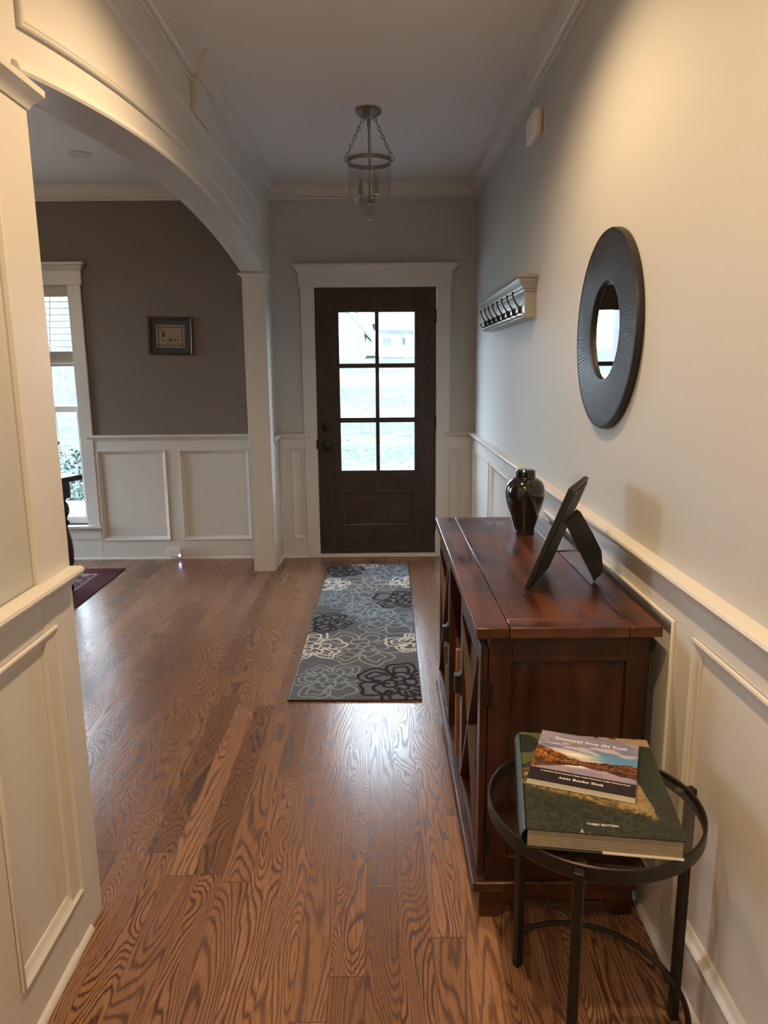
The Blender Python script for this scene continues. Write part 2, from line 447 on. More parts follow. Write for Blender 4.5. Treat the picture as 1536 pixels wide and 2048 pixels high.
# jamb casings with caps (square pilasters)
m = MB()
m.box(XL, CAS, 1.555, YN+.014, 0, 2.0); m.box(XLB-.014, XLB, 1.555, YN+.014, 0, 2.0); m.box(XLB, XL, YN, YN+.014, 0, 2.0)
m.build('trim_1', TRIM, kind='structure', bevel=.002)
m = MB()
m.box(XL, CAS, YO-.014, YO+.115, 0, 2.02); m.box(XLB-.014, XLB, YO-.014, YO+.115, 0, 2.02); m.box(XLB, XL, YO-.014, YO, 0, 2.02)
m.build('trim_2', TRIM, kind='structure', bevel=.002)
CAP = [(0, 0), (.004, .0), (.008, .010), (.016, .018), (.024, .026), (.030, .032), (.030, .046), (.0, .046)]
m = MB()
def PC(z0):
    return lambda x, y, h: (x, y, z0+h)
# near pilaster: cap wraps hall face, jamb and dining face (outward is the right-hand side, so path runs clockwise)
m.mould([(CAS, 1.30), (CAS, YN+.014), (XLB-.014, YN+.014), (XLB-.014, 1.30)], False, [(-a, b*1.0) for a, b in CAP], PC(1.974))
m.build('trim_3', TRIM, kind='structure')
m = MB()
m.mould([(CAS, YO+.118), (CAS, YO-.014), (XLB-.014, YO-.014), (XLB-.014, YO+.118)], False, [(a*.8, b*.62) for a, b in CAP], PC(2.018))
m.build('trim_4', TRIM, kind='structure')
# bead along both edges of the arch, panel moulding above it, key block
ys = [YN+(YO-YN)*i/60 for i in range(61)]
m = MB()
for P in (lambda a, z, h: (XL+h, a, z), lambda a, z, h: (XLB-h, a, z)):
    m.mould([(y, arch(y)) for y in ys], False, [(-.003, -.004), (-.003, .012), (.004, .016), (.012, .014), (.020, .010), (.024, 0)], P)
m.build('trim_5', TRIM, kind='structure')
ya, yb, zt = 1.735, 4.93, 2.462
lo = [(ya+(yb-ya)*i/50, arch(ya+(yb-ya)*i/50, .105)-.012) for i in range(51)]
m = MB()
m.mould(lo+[(yb, zt), (ya, zt)], True, [(0, 0), (.0, .010), (.004, .013), (.009, .009), (.014, .012), (.018, .004), (.019, 0)], PL)
m.build('trim_6', TRIM, kind='structure')
KB0, KB1 = 3.29, 3.54
m = MB(); m.box(XL, XL+.022, KB0, KB1, 2.468, ZC-.07); m.build('trim_7', TRIM, kind='structure', bevel=.003)

# crown mouldings
CROWN = [(0, -.092), (.010, -.092), (.012, -.089), (.012, -.079), (.008, -.077), (.008, -.074), (.019, -.073), (.021, -.069), (.021, -.063), (.027, -.060), (.036, -.050), (.043, -.039), (.048, -.027), (.050, -.021), (.060, -.021), (.061, -.014), (.068, -.0135), (.069, -.007), (.079, -.0065), (.079, 0), (0, 0)]
def PZ(x, y, h): return (x, y, ZC+h)
m = MB()
m.mould([(XL, HYB), (XR, HYB), (XR, YF), (XL, YF), (XL, KB1), (XL+.022, KB1), (XL+.022, KB0), (XL, KB0)], True, CROWN, PZ)
m.build('trim_8', TRIM, kind='structure', angle=10)
m = MB()
m.mould([(DXL, DYB), (XLB, DYB), (XLB, YF), (DXL, YF)], True, CROWN, PZ)
m.build('trim_9', TRIM, kind='structure', angle=10)

# wainscot, chair rail and shoe mould
st = [.10]
right_p = [(-2.3, -1.5), (-1.4, -.66), (-.56, .66), (.76, 1.494), (1.594, 2.224), (2.324, 2.954), (3.054, 3.684), (3.784, 4.415), (4.521, 5.30)]
wainscot('trim_10', PR, HYB, YFS, right_p)
wainscot('trim_11', PF, .508, XRS, [(.512, .60)])
wainscot('trim_12', PF, CAS, -.566, [(-.672, -.573)])
wainscot('trim_13', PF, -2.137, XLB, [(-2.125, -1.607), (-1.507, -.985)])
wainscot('trim_14', PF, DXL, -3.215, [(DXL+.1, -3.3)])
wainscot('trim_15', PF, -3.215, -2.137, [], ztop=.16, z1=.15)
wainscot('trim_16', PL, YO+.115, YFS, [(5.20, 5.35)])
wainscot('trim_17', PL, HYB, YN+.012, [(-2.2, -.9), (-.75, .35), (.5, 1.2), (1.30, 1.612)], z0=.135)
strip('trim_18', PR, [(HYB, YFS)], RAIL)
strip('trim_19', PF, [(.467, XRS), (CAS, -.523)], RAIL)
strip('trim_20', PF, [(-2.18, XLB), (DXL, -3.17)], RAIL)
strip('trim_21', PL, [(HYB, YN+.016), (YO+.12, YFS)], [(z, h+.006) for z, h in RAIL])
strip('baseboard_right', PR, [(HYB, YFS)], SHOE)
strip('baseboard_front', PF, [(.508, XRS), (CAS, -.566)], SHOE)
strip('baseboard_dining_front', PF, [(DXL, XLB)], SHOE)
strip('baseboard_left', PL, [(HYB, 1.635), (YO+.14, YFS)], SHOE)

# ------------------------------------------------------------------ front door
def head_cap(m, x0, x1, z0, z1, dz, y=YF):
    pr = [(0, .0), (.020, 0), (.024, .010), (.030, .016), (.034, .026), (.046, .034), (.050, .040), (.050, dz), (0, dz)]
    m.mould([(x0, y), (x0, y-.022), (x1, y-.022), (x1, y)][::-1], False, [(w_-.020, h_) for w_, h_ in pr], lambda a, b, h: (a, b, z1+h))
door = thing('door_1', ((DX0+DX1)/2, YF+.03, 0), None, None, kind='structure')
m = MB()
m.box(-.568, DX0, YF-.022, YF, 0, DZ1); m.box(DX1, .510, YF-.022, YF, 0, DZ1)
m.box(-.580, .520, YF-.026, YF, DZ1, 2.095)
m.build('trim_22', TRIM, kind='structure', bevel=.002)
m = MB(); m.mould([(.520, YF), (.520, YF-.026), (-.580, YF-.026), (-.580, YF)], False,
                  [(0, 0), (.006, .004), (.010, .016), (.022, .024), (.026, .034), (.038, .042), (.038, .058), (0, .058)], lambda a, b, h: (a, b, 2.093+h))
m.build('trim_23', TRIM, kind='structure')
m = MB()
m.box(DX0, DX0+.004, YF-.02, YX, 0, DZ1); m.box(DX1-.004, DX1, YF-.02, YX, 0, DZ1); m.box(DX0, DX1, YF-.02, YX, DZ1-.004, DZ1)
m.box(DX0, DX1, YF+.052, YX, 0, .03)
m.build('frame', TRIM, door)
DY0, DY1 = YF+.008, YF+.052
gx0, gx1, gz0, gz1 = -.298, .252, .668, 1.822
dx0, dx1, dz0, dz1 = DX0+.006, DX1-.006, .032, DZ1-.006
m = MB()
m.box(dx0, gx0, DY0, DY1, dz0, dz1); m.box(gx1, dx1, DY0, DY1, dz0, dz1)
m.build('stile', DOORW, door, bevel=.002)
m = MB()
m.box(gx0, gx1, DY0, DY1, gz1, dz1); m.box(gx0, gx1, DY0, DY1, .508, gz0); m.box(gx0, gx1, DY0, DY1, dz0, .235)
m.build('rail', DOORX, door, bevel=.002)
m = MB(); m.box(gx0, gx1, DY0+.014, DY1-.012, .235, .508)
m.mould([(gx0, .235), (gx1, .235), (gx1, .508), (gx0, .508)], True, [(0, 0), (0, .012), (.008, .014), (.016, .008), (.022, .006), (.024, 0)], lambda a, z, h: (a, DY0+.014-h, z))
m.build('panel', DOORX, door)
mv = [(-.036, -.008)]; hz = [(1.425, 1.458), (1.026, 1.063)]
m = MB()
m.box(-.036, -.008, DY0+.004, DY1-.004, gz0, gz1)
for a, b in hz: m.box(gx0, -.036, DY0+.004, DY1-.004, a, b); m.box(-.008, gx1, DY0+.004, DY1-.004, a, b)
m.build('muntin', DOORW, door, bevel=.003)
for a, b in ((gx0, -.036), (-.008, gx1)):
    for c_, d_ in ((gz0, 1.026), (1.063, 1.425), (1.458, gz1)):
        m = MB(); m.box(a, b, DY0+.020, DY0+.024, c_, d_); m.build('glass_pane', PANE, door)
m = MB(); m.lathe([(.0, 0), (.033, 0), (.034, -.006), (.028, -.010), (.014, -.014), (.012, -.030), (.024, -.036), (.029, -.046), (.027, -.056), (.018, -.062), (0, -.063)], (-.405, DY0, .862), 32, 'y'); m.build('knob', IRON, door)
m = MB(); m.lathe([(0, 0), (.033, 0), (.034, -.008), (.026, -.014), (0, -.015)], (-.405, DY0, .995), 32, 'y'); m.box(-.409, -.401, DY0-.026, DY0-.012, .977, 1.013); m.build('deadbolt', IRON, door)
m = MB(); m.box(DX0-.002, DX0+.010, YF-.024, DY0+.002, .835, .90); m.build('strike_plate', IRON, door, bevel=.001)
for z in (.25, 1.02, 1.79):
    m = MB(); m.lathe([(0, -.05), (.007, -.05), (.007, .05), (0, .05)], (DX1-.003, DY0-.006, z), 12); m.box(DX1-.02, DX1-.003, DY0-.004, DY0, z-.05, z+.05); m.build('hinge', IRON, door)
m = MB(); m.box(DX0, DX1, YF-.03, DY1, 0, .026); m.build('threshold', TRIM, door, bevel=.004)
m = MB(); m.box(dx0, dx1, DY0+.002, DY1-.004, .026, .036); m.build('door_sweep', SATIN, door)

# ------------------------------------------------------------------ dining room window and side window
def dh_window(name, P, a0, a1, z0, z1, sash=True):
    wn = thing(name, P((a0+a1)/2, z0, -.03), None, None, kind='structure')
    zm = 1.145
    m = MB()
    m.prism([(a0, z0), (a0+.006, z0), (a0+.006, z1), (a0, z1)], P, -.16, 0); m.prism([(a1-.006, z0), (a1, z0), (a1, z1), (a1-.006, z1)], P, -.16, 0)
    m.prism([(a0, z1-.006), (a1, z1-.006), (a1, z1), (a0, z1)], P, -.16, 0)
    m.build('window_frame', TRIM, wn)
    for nm, zl, zh, d0, d1 in (('upper_sash', zm-.02, z1-.006, -.12, -.085), ('lower_sash', z0, zm+.02, -.085, -.05)):
        m = MB(); b = .045 if nm == 'upper_sash' else .055
        m.prism([(a0+.006, zl), (a0+.04, zl), (a0+.04, zh), (a0+.006, zh)], P, d0, d1); m.prism([(a1-.04, zl), (a1-.006, zl), (a1-.006, zh), (a1-.04, zh)], P, d0, d1)
        m.prism([(a0+.04, zl), (a1-.04, zl), (a1-.04, zl+b), (a0+.04, zl+b)], P, d0, d1); m.prism([(a0+.04, zh-.045), (a1-.04, zh-.045), (a1-.04, zh), (a0+.04, zh)], P, d0, d1)
        so_ = m.build(nm, TRIM, wn, bevel=.002)
        m = MB(); m.prism([(a0+.04, zl+b), (a1-.04, zl+b), (a1-.04, zh-.045), (a0+.04, zh-.045)], P, (d0+d1)/2-.002, (d0+d1)/2+.002); m.build('glass_pane', PANE, so_)
    m = MB()
    m.prism([(a0-.093, z0), (a0, z0), (a0, z1), (a0-.093, z1)], P, 0, .020); m.prism([(a1, z0), (a1+.093, z0), (a1+.093, z1), (a1, z1)], P, 0, .020)
    m.prism([(a0-.105, z1), (a1+.105, z1), (a1+.105, z1+.1), (a0-.105, z1+.1)], P, 0, .024)
    m.build('window_casing', TRIM, wn, bevel=.002)
    m = MB()
    for i, (za, zb, h) in enumerate(((z1+.1, z1+.112, .030), (z1+.112, z1+.124, .038), (z1+.124, z1+.134, .046), (z1+.134, z1+.152, .058))):
        e = h-.024
        m.prism([(a0-.105-e, za), (a1+.105+e, za), (a1+.105+e, zb), (a0-.105-e, zb)], P, 0, h)
    m.build('window_cap', TRIM, wn, bevel=.003)
    m = MB(); m.prism([(a0-.115, z0-.022), (a1+.115, z0-.022), (a1+.115, z0), (a0-.115, z0)], P, -.05, .055); m.build('window_sill', TRIM, wn, bevel=.005)
    m = MB(); m.prism([(a0-.1, z0-.11), (a1+.1, z0-.11), (a1+.1, z0-.022), (a0-.1, z0-.022)], P, 0, .018); m.build('window_apron', TRIM, wn, bevel=.002)
    return wn
dh_window('window_1', PF, WX0, WX1, WZ0, WZ1)
dh_window('window_2', lambda a, z, h: (DXL+h, a, z), SY0, SY1, SZ0, SZ1)
# raised wooden blind in the front window
bl = thing('window_blind', ((WX0+WX1)/2, YF+.03, WZ1), 'wooden slatted blind half raised in the dining room window', 'blind')
bx0, bx1 = WX0+.01, WX1-.008
m = MB(); m.box(bx0, bx1, YF+.005, YF+.06, 1.972, WZ1-.01); m.build('headrail', SLAT, bl, bevel=.003)
m = MB(); m.box(bx0-.002, bx1+.002, YF-.004, YF+.006, 1.945, WZ1-.008); m.build('valance', SLAT, bl, bevel=.003)
for i in range(8):
    z = 1.915-i*.0455
    m = MB(); m.grid(2, 6, lambda u, v: (bx0+u*(bx1-bx0), YF+.012+v*.046, z+.003*math.sin(PI*v))); m.grid(2, 6, lambda u, v: (bx0+u*(bx1-bx0), YF+.012+v*.046, z-.0028+.003*math.sin(PI*v)))
    m.build('slat', SLAT, bl)
for i in range(20):
    z = 1.478+i*.0042
    m = MB(); m.box(bx0, bx1, YF+.010+.002*(i % 2), YF+.060, z, z+.0034); m.build('stacked_slat', SLAT, bl)
m = MB(); m.box(bx0, bx1, YF+.008, YF+.062, 1.455, 1.476); m.build('bottom_rail', SLAT, bl, bevel=.003)
for x in (WX0+.2, -2.43):
    m = MB(); m.tube([(x, YF+.034, 1.96), (x, YF+.034, 1.47)], .0014, 6); m.build('ladder_cord', SLAT, bl)
m = MB(); m.tube([(-2.37, YF+.004, 1.95), (-2.40, YF+.003, 1.6), (-2.415, YF+.004, 1.2), (-2.405, YF+.002, 1.1), (-2.395, YF+.002, .80)], .0022, 6)
m.build('pull_cord', SLAT, bl)

# ------------------------------------------------------------------ ceiling cans
def can(x, y, z, label, lit):
    o = thing('recessed_downlight', (x, y, z), label, 'ceiling light', 'recessed ceiling lights')
    m = MB(); m.lathe([(.048, .0), (.066, 0), (.070, -.003), (.067, -.006), (.050, -.004)], (x, y, z), 36, closed=True); m.build('trim_ring', CANW, o)
    m = MB(); m.lathe([(.050, -.003), (.046, .0), (.040, -.0006), (.0, -.0008)], (x, y, z), 36); m.build('lamp_face', LAMPON if lit else CANW, o)
    if lit:
        d = bpy.data.lights.new('downlight_beam', 'SPOT'); d.energy = CAN_POWER; d.color = CAN_COL; d.spot_size = math.radians(152); d.spot_blend = .6
        d.shadow_soft_size = .022
        l = bpy.data.objects.new('downlight_beam', d); COL.objects.link(l); l.parent = o; l.location = (0, 0, -.02)
    return o
can(-1.765, 4.63, ZC, 'small round recessed ceiling light in the dining room, switched off', False)
for i, (x, y) in enumerate(FILL_CANS):
    can(x, y, ZC, ['lit recessed ceiling light over the hall console', 'unseen ceiling can added as fill light midway along the hall', 'unseen ceiling can added as fill light near the back wall'][i], True)

# ------------------------------------------------------------------ bell jar lantern
LX, LY = -.046, 3.92
lan = thing('pendant_lantern', (LX, LY, ZC), 'glass bell jar lantern hung on three chains from the hall ceiling', 'pendant light')
m = MB(); m.lathe([(0, 0), (.060, 0), (.064, -.006), (.064, -.014), (.056, -.018), (.052, -.024), (.042, -.030), (.028, -.038), (.020, -.042), (0, -.043)], (LX, LY, ZC), 40); m.build('canopy', PEWTER, lan)
ZR = 2.440
m = MB(); m.tube([(LX, LY, ZC-.04), (LX, LY, 2.26)], .0042, 10); m.lathe([(0, 0), (.009, .0), (.009, .03), (.0, .03)], (LX, LY, ZC-.072), 14)
m.build('stem', PEWTER, lan)
m = MB(); m.lathe([(.1075, .030), (.112, .022), (.109, .012), (.109, -.01), (.108, -.08), (.106, -.13), (.100, -.165), (.088, -.197), (.070, -.222), (.048, -.240), (.030, -.248), (.026, -.252)], (LX, LY, ZR), 56)
f = m.f; m.f = f[:-2]; m.m = m.m[:-2]
m.build('glass_bell', BELL, lan, fix=False)
m = MB(); m.lathe([(.1095, -.010), (.113, -.010), (.114, .0), (.113, .010), (.1095, .010)], (LX, LY, ZR), 56, closed=True); m.build('rim_band', PEWTER, lan)
m = MB(); m.lathe([(0, -.250), (.018, -.250), (.024, -.256), (.027, -.264), (.025, -.272), (.015, -.278), (0, -.279)], (LX, LY, ZR), 28); m.build('glass_finial', BELL, lan)
for a in (195, 345, 88):
    a = math.radians(a); ca, sa = math.cos(a), math.sin(a)
    m = MB(); p0 = Vector((LX+.030*ca, LY+.030*sa, ZC-.040)); p1 = Vector((LX+.116*ca, LY+.116*sa, ZR+.016))
    d = (p1-p0); n = 9; side = Vector((-sa, ca, 0)); nrm = d.normalized().cross(side)
    for i in range(n):
        c0 = p0+d*((i+.5)/n); L = d.length/n*.70; wv = side if i % 2 else nrm
        hl = L*(1.0 if i % 2 else .62)
        pts = [c0+d.normalized()*hl*math.cos(k*PI/6)+wv*.0078*math.sin(k*PI/6) for k in range(12)]
        m.tube(pts, .0020, 5, closed=True)
    m.build('chain', PEWTER, lan)
    q = [p1+Vector((ca*.010*math.sin(k*.7)+ca*.004, sa*.010*math.sin(k*.7)+sa*.004, .010*math.cos(k*.7)-.014)) for k in range(7)]
    m = MB(); m.tube(q, .0024, 8); m.build('hook', PEWTER, lan)
m = MB()
for a in (195, 315, 60):
    a = math.radians(a); x, y = LX+.048*math.cos(a), LY+.048*math.sin(a)
    m.tube([(LX, LY, 2.262), (LX+.02*math.cos(a), LY+.02*math.sin(a), 2.250), (LX+.04*math.cos(a), LY+.04*math.sin(a), 2.256), (x, y, 2.276)], .004, 8)
m.lathe([(0, 0), (.010, .002), (.014, .010), (.008, .020), (.012, .030), (0, .032)], (LX, LY, 2.236), 20)
m.build('arm_cluster', PEWTER, lan)
for a in (195, 315, 60):
    a = math.radians(a); x, y = LX+.048*math.cos(a), LY+.048*math.sin(a)
    m = MB(); m.lathe([(0, 0), (.016, .002), (.017, .005), (.0095, .006), (.0095, .070), (0, .070)], (x, y, 2.276), 18); s_ = m.build('candle_sleeve', PEWTER, lan)
    m = MB(); m.lathe([(.006, .070), (.012, .082), (.013, .092), (.009, .108), (.003, .122), (.0, .126)], (x, y, 2.276), 16); m.build('bulb', BELL, s_)

# ------------------------------------------------------------------ door chime on the right wall
ch = thing('door_chime', (XR, 3.32, 2.41), 'white plastic door chime box high on the wall above the coat rack', 'door chime')
def chime_poly(k):
    y0, y1, z0, z1 = 3.232+k, 3.425-k, 2.360+k, 2.468-k; r = .022; P_ = []
    for cx, cz, a0 in ((y0+r, z0+r, 180), (y1-r, z0+r, 270), (y1-r, z1-r, 0), (y0+r, z1-r, 90)):
        for j in range(6):
            a = math.radians(a0+j*18); P_.append((cx+r*math.cos(a), cz+r*math.sin(a)))
    return P_
m = MB(); m.prism(chime_poly(0), PR, 0, .009)
m.prism(chime_poly(.006), PR, .009, .012, 1); m.prism(chime_poly(.0), PR, .012, .016); m.prism(chime_poly(.006), PR, .016, .019, 1); m.prism(chime_poly(.0), PR, .019, .026)
m.build('body', [PLAST, DARKP], ch, bevel=.0015)
m = MB(); P0 = chime_poly(0); rows = []
for h, k in ((.026, 1), (.034, .99), (.042, .96), (.047, .90), (.0495, .75), (.0505, .4), (.0507, .05)):
    rows.append([PR(3.3285+(a-3.3285)*k, 2.414+(z-2.414)*k, h) for a, z in P0])
m.rings(rows); m.build('cover', PLAST, ch, angle=50)

# ------------------------------------------------------------------ coat rack
ck = thing('coat_rack', (XR, 3.93, 1.64), 'silver painted shelf rail with eight black coat hooks on the right wall', 'coat rack')
RY0, RY1 = 3.325, 4.545
m = MB(); m.box(XR-.050, XR, RY0, RY1, 1.645, 1.762); m.build('backboard', SILVER, ck, bevel=.001)
RC = [(0, 1.748), (.006, 1.748), (.008, 1.756), (.014, 1.762), (.016, 1.770), (.026, 1.782), (.034, 1.792), (.036, 1.800), (.044, 1.804), (.046, 1.818), (0, 1.818)]
m = MB(); m.mould([(XR, RY0), (XR-.050, RY0), (XR-.050, RY1), (XR, RY1)], False, [(w_, z) for w_, z in RC], lambda a, b, h: (a, b, h))
m.build('crown_shelf', SILVER, ck, angle=25)
m = MB(); m.mould([(XR, RY0), (XR-.050, RY0), (XR-.050, RY1), (XR, RY1)], False, [(0, 1.634), (.010, 1.634), (.012, 1.640), (.008, 1.648), (.0, 1.652)], lambda a, b, h: (a, b, h))
m.build('bottom_bead', SILVER, ck)
m = MB(); m.box(XR-.050, XR, RY0, RY1, 1.634, 1.6455); m.build('bottom_board', SILVER, ck)
def hook_mesh(y):
    m = MB(); x = XR-.050
    m.lathe([(0, 0), (.010, 0), (.010, -.003), (0, -.0035)], (x, y, 1.685), 14, 'x'); m.lathe([(0, 0), (.008, 0), (.008, -.003), (0, -.0035)], (x, y, 1.668), 14, 'x')
    m.tube([(x-.003, y, 1.692), (x-.006, y, 1.680), (x-.006, y, 1.668), (x-.004, y, 1.660)], [.005, .0062, .006, .005], 8)
    m.tube([(x-.005, y, 1.684), (x-.012, y, 1.692), (x-.022, y, 1.706), (x-.032, y, 1.724), (x-.037, y, 1.742), (x-.037, y, 1.754)], [.005, .0042, .0034, .0032, .0036, .0052], 8)
    m.tube([(x-.005, y, 1.668), (x-.012, y, 1.660), (x-.022, y, 1.656), (x-.032, y, 1.660), (x-.037, y, 1.670), (x-.035, y, 1.679)], [.005, .0042, .0036, .0034, .0038, .005], 8)
    return m
h0 = hook_mesh(3.42).build('hook', HOOKM, ck)
for i in range(1, 8):
    h = h0.copy(); COL.objects.link(h); h.parent = ck; h.location = (0, .1505*i, 0)

# ------------------------------------------------------------------ round mirror
MY, MZ = 2.24, 1.5235
mi = thing('wall_mirror', (XR, MY, MZ), 'round mirror with a wide black carved frame on the right wall', 'mirror')
m = MB(); m.lathe([(.282, 0), (.2885, -.003), (.290, -.012), (.289, -.018), (.284, -.022), (.270, -.0225), (.160, -.019), (.147, -.0185), (.1435, -.016), (.1425, -.008), (.1425, 0)], (XR, MY, MZ), 128, 'x', closed=True)
m.build('carved_frame', CARVED, mi)
m = MB(); m.lathe([(.2905, -.0005), (.2915, -.003), (.2915, -.017), (.2895, -.0215), (.286, -.0232), (.280, -.0232), (.280, -.0005)], (XR, MY, MZ), 128, 'x', closed=True); m.build('outer_edge', SATIN, mi)
m = MB(); m.lathe([(.1425, -.0005), (.1425, -.0165), (.1445, -.0190), (.149, -.0195), (.149, -.0005)], (XR, MY, MZ), 96, 'x', closed=True); m.build('inner_edge', SATIN, mi)
m = MB(); m.lathe([(0, -.011), (.1435, -.011), (.1435, -.007), (0, -.007)], (XR, MY, MZ), 96, 'x')
R_ = Matrix.Translation((XR-.009, MY, MZ)) @ Matrix.Rotation(math.radians(-1.1), 4, 'Z') @ Matrix.Translation((-XR+.009, -MY, -MZ)); m.v = [tuple(R_ @ Vector(p)) for p in m.v]
m.build('mirror_glass', MIRROR, mi)

# ------------------------------------------------------------------ console cabinet
CX0, CX1, CY0, CY1, CZT = .221, .662, 1.62, 2.92, .815
co = thing('console_cabinet', (.44, 2.27, 0), 'dark mahogany console with crossed lattice doors against the right wall', 'console cabinet')
bx0_, bx1_, by0, by1 = .258, .648, 1.655, 2.885
zt0 = .788
for xa_, xb_ in ((CX0, .300), (.585, CX1)):
    m = MB(); m.box(xa_, xb_, CY0, CY1, zt0, CZT); m.build('top_edge_board', MAHO, co, bevel=.003)
m = MB(); m.box(.3015, .5835, CY0+.062, CY1-.062, zt0+.001, CZT); m.build('top_centre_board', MAHO, co, bevel=.0015)
for ya_, yb_ in ((CY0, CY0+.0605), (CY1-.0605, CY1)):
    m = MB(); m.box(.3015, .5835, ya_, yb_, zt0, CZT); m.build('top_end_board', MAHOX, co, bevel=.002)
def side(y0, y1, s_):
    m = MB()
    m.box(bx0_, bx0_+.055, y0, y1, .115, zt0); m.box(bx1_-.055, bx1_, y0, y1, .115, zt0)
    m.box(bx0_+.055, bx1_-.055, y0, y1, .715, zt0); m.box(bx0_+.055, bx1_-.055, y0, y1, .115, .185)
    a, b = (y0+.012, y1) if s_ < 0 else (y0, y1-.012)
    m.box(bx0_+.055, bx1_-.055, a, b, .185, .715)
    return m.build('side_panel', MAHOZ, co, bevel=.0015)
side(by0, by0+.03, -1); side(by1-.03, by1, 1)
m = MB(); m.box(bx1_-.012, bx1_, by0+.03, by1-.03, .115, zt0); m.build('back_panel', MAHOZ, co)
m = MB(); m.box(bx0_, bx1_-.012, by0+.03, by1-.03, .115, .135); m.build('bottom_board', MAHO, co)
m = MB(); m.box(bx0_, bx1_-.012, by0+.03, by1-.03, .755, zt0); m.build('top_rail', MAHO, co)
for y in (2.085, 2.455):
    m = MB(); m.box(bx0_-.018, bx1_-.012, y, y+.025, .135, .755); m.build('partition', MAHOZ, co, bevel=.001)
m = MB(); m.box(bx0_+.002, bx1_-.03, 2.115, 2.452, .455, .475); m.build('shelf', MAHO, co)
m = MB(); m.box(.240, .262, 2.23, 2.248, .136, .515); m.build('divider', PALEW, co, bevel=.001, label='pale bare wood divider in the open middle bay')
for (y0, y1, hy) in ((by0+.004, 2.080, 2.058), (2.46, by1-.004, 2.482)):
    m = MB(); dxa, dxb = .238, .256; z0, z1 = .135, .752; sw = .042
    m.box(dxa, dxb, y0, y0+sw, z0, z1); m.box(dxa, dxb, y1-sw, y1, z0, z1)
    m.box(dxa, dxb, y0+sw, y1-sw, z0, z0+.05); m.box(dxa, dxb, y0+sw, y1-sw, z1-.05, z1)
    dr = m.build('door', MAHOZ, co, bevel=.0015)
    m = MB(); xm = (dxa+dxb)/2
    m.bar((xm-.002, y0+sw, z0+.05), (xm-.002, y1-sw, z1-.05), .010, .022, (1, 0, 0)); m.bar((xm-.002, y0+sw, z1-.05), (xm-.002, y1-sw, z0+.05), .010, .022, (1, 0, 0))
    m.build('lattice', MAHOZ, dr)
    m = MB(); m.box(xm+.004, xm+.007, y0+sw, y1-sw, z0+.05, z1-.05); m.build('glass_pane', PANE, dr)
    m = MB(); m.box(dxa-.022, dxa-.004, hy-.014, hy+.014, .452, .508); m.box(dxa-.006, dxa, hy-.016, hy+.016, .445, .515); m.build('handle', SATIN, dr, bevel=.001)
for y in (by0-.001,):
    for z in (.225, .63):
        m = MB(); m.lathe([(0, -.03), (.0045, -.03), (.0045, .03), (0, .03)], (.2565, y, z), 10); m.box(.2565, .268, y-.0015, y+.003, z-.028, z+.028); m.build('hinge', IRON, co)
m = MB(); m.box(.226, bx1_+.004, by0-.010, by1+.010, .085, .115); m.build('base_moulding', MAHO, co, bevel=.005)
for y0, y1, s_ in ((1.664, 1.735, 1), (by1-.075, by1-.004, -1)):
    for x0, x1, q in ((.246, .318, 1), (bx1_-.07, bx1_, -1)):
        m = MB(); k = .02
        if q > 0: poly = [(x0, 0), (x1-k, 0), (x1-k*.4, .03), (x1+.006, .06), (x1+.03, .085), (x0, .085)]
        else: poly = [(x0+k, 0), (x1, 0), (x1, .085), (x0-.03, .085), (x0-.006, .06), (x0+k*.4, .03)]
        m.prism(poly, lambda a, z, h: (a, h, z), y0, y1); m.build('foot', MAHOX, co, bevel=.002)
m = MB(); m.box(.30, bx1_-.06, by0+.004, by0+.018, .055, .085); m.build('apron', MAHOX, co)

# black lidded urn
ux, uy = .526, 2.613
u_ = thing('lidded_urn', (ux, uy, CZT), 'glossy black lidded ginger jar on the far half of the console', 'urn')
m = MB(); m.lathe([(0, 0), (.037, 0), (.038, .006), (.036, .012), (.040, .030), (.050, .065), (.061, .100), (.069, .132), (.0715, .155), (.069, .176), (.060, .194), (.046, .205), (.036, .209), (.034, .214), (0, .214)], (ux, uy, CZT), 56); m.build('jar', BLACK, u_)
m = MB(); m.lathe([(0, .2095), (.0345, .2095), (.0355, .213), (.035, .234), (.031, .239), (.016, .241), (0, .2415)], (ux, uy, CZT), 48); m.build('lid', BLACK, u_)

# easel-back picture frame seen from behind
fb = Vector((.400, 1.893, CZT)); fd = Vector((.4252, .9051, 0)); fn = Vector((.9051, -.4252, 0)); th = math.radians(21)
fu = fn*math.sin(th)+Vector((0, 0, 1))*math.cos(th); fo = fu.cross(fd)*-1           # fo points out of the back
if fo.dot(fn) < 0: fo = -fo
fw_, fh_ = .238, .305
pf = thing('photo_frame', tuple(fb), 'black easel photo frame seen from behind on the near half of the console', 'picture frame')
def FP(a, b, h): return tuple(fb+fd*a+fu*b+fo*(h)+Vector((0, 0, .004)))
m = MB(); m.prism([(0, 0), (fw_, 0), (fw_, fh_), (0, fh_)], FP, -.016, -.002); m.build('frame', SATIN, pf, bevel=.0015)
m = MB(); m.prism([(.012, .012), (fw_-.012, .012), (fw_-.012, fh_-.012), (.012, fh_-.012)], FP, -.002, .0005); bk = m.build('backing_board', LINING, pf)
for a in (.06, .18):
    m = MB(); m.prism([(a-.008, .285), (a+.008, .285), (a+.008, .293), (a-.008, .293)], FP, .0005, .002); m.build('turn_clip', PEWTER, bk)
hinge = Vector(FP(fw_*.5, fh_*.60, .003)); foot1 = Vector((.612, 2.000, CZT+.0015)); foot2 = Vector((.655, 2.045, CZT+.0015))
foot1 = Vector((.607, 1.995, CZT+.001)); ld = foot1-hinge; sdir = Vector((.90, .43, 0)); ld0 = ld.normalized()
sdir = (sdir-ld0*sdir.dot(ld0)).normalized(); nrm = ld.cross(sdir).normalized()
def LP(a, b, h): return tuple(hinge+ld*b+sdir*a+nrm*h)
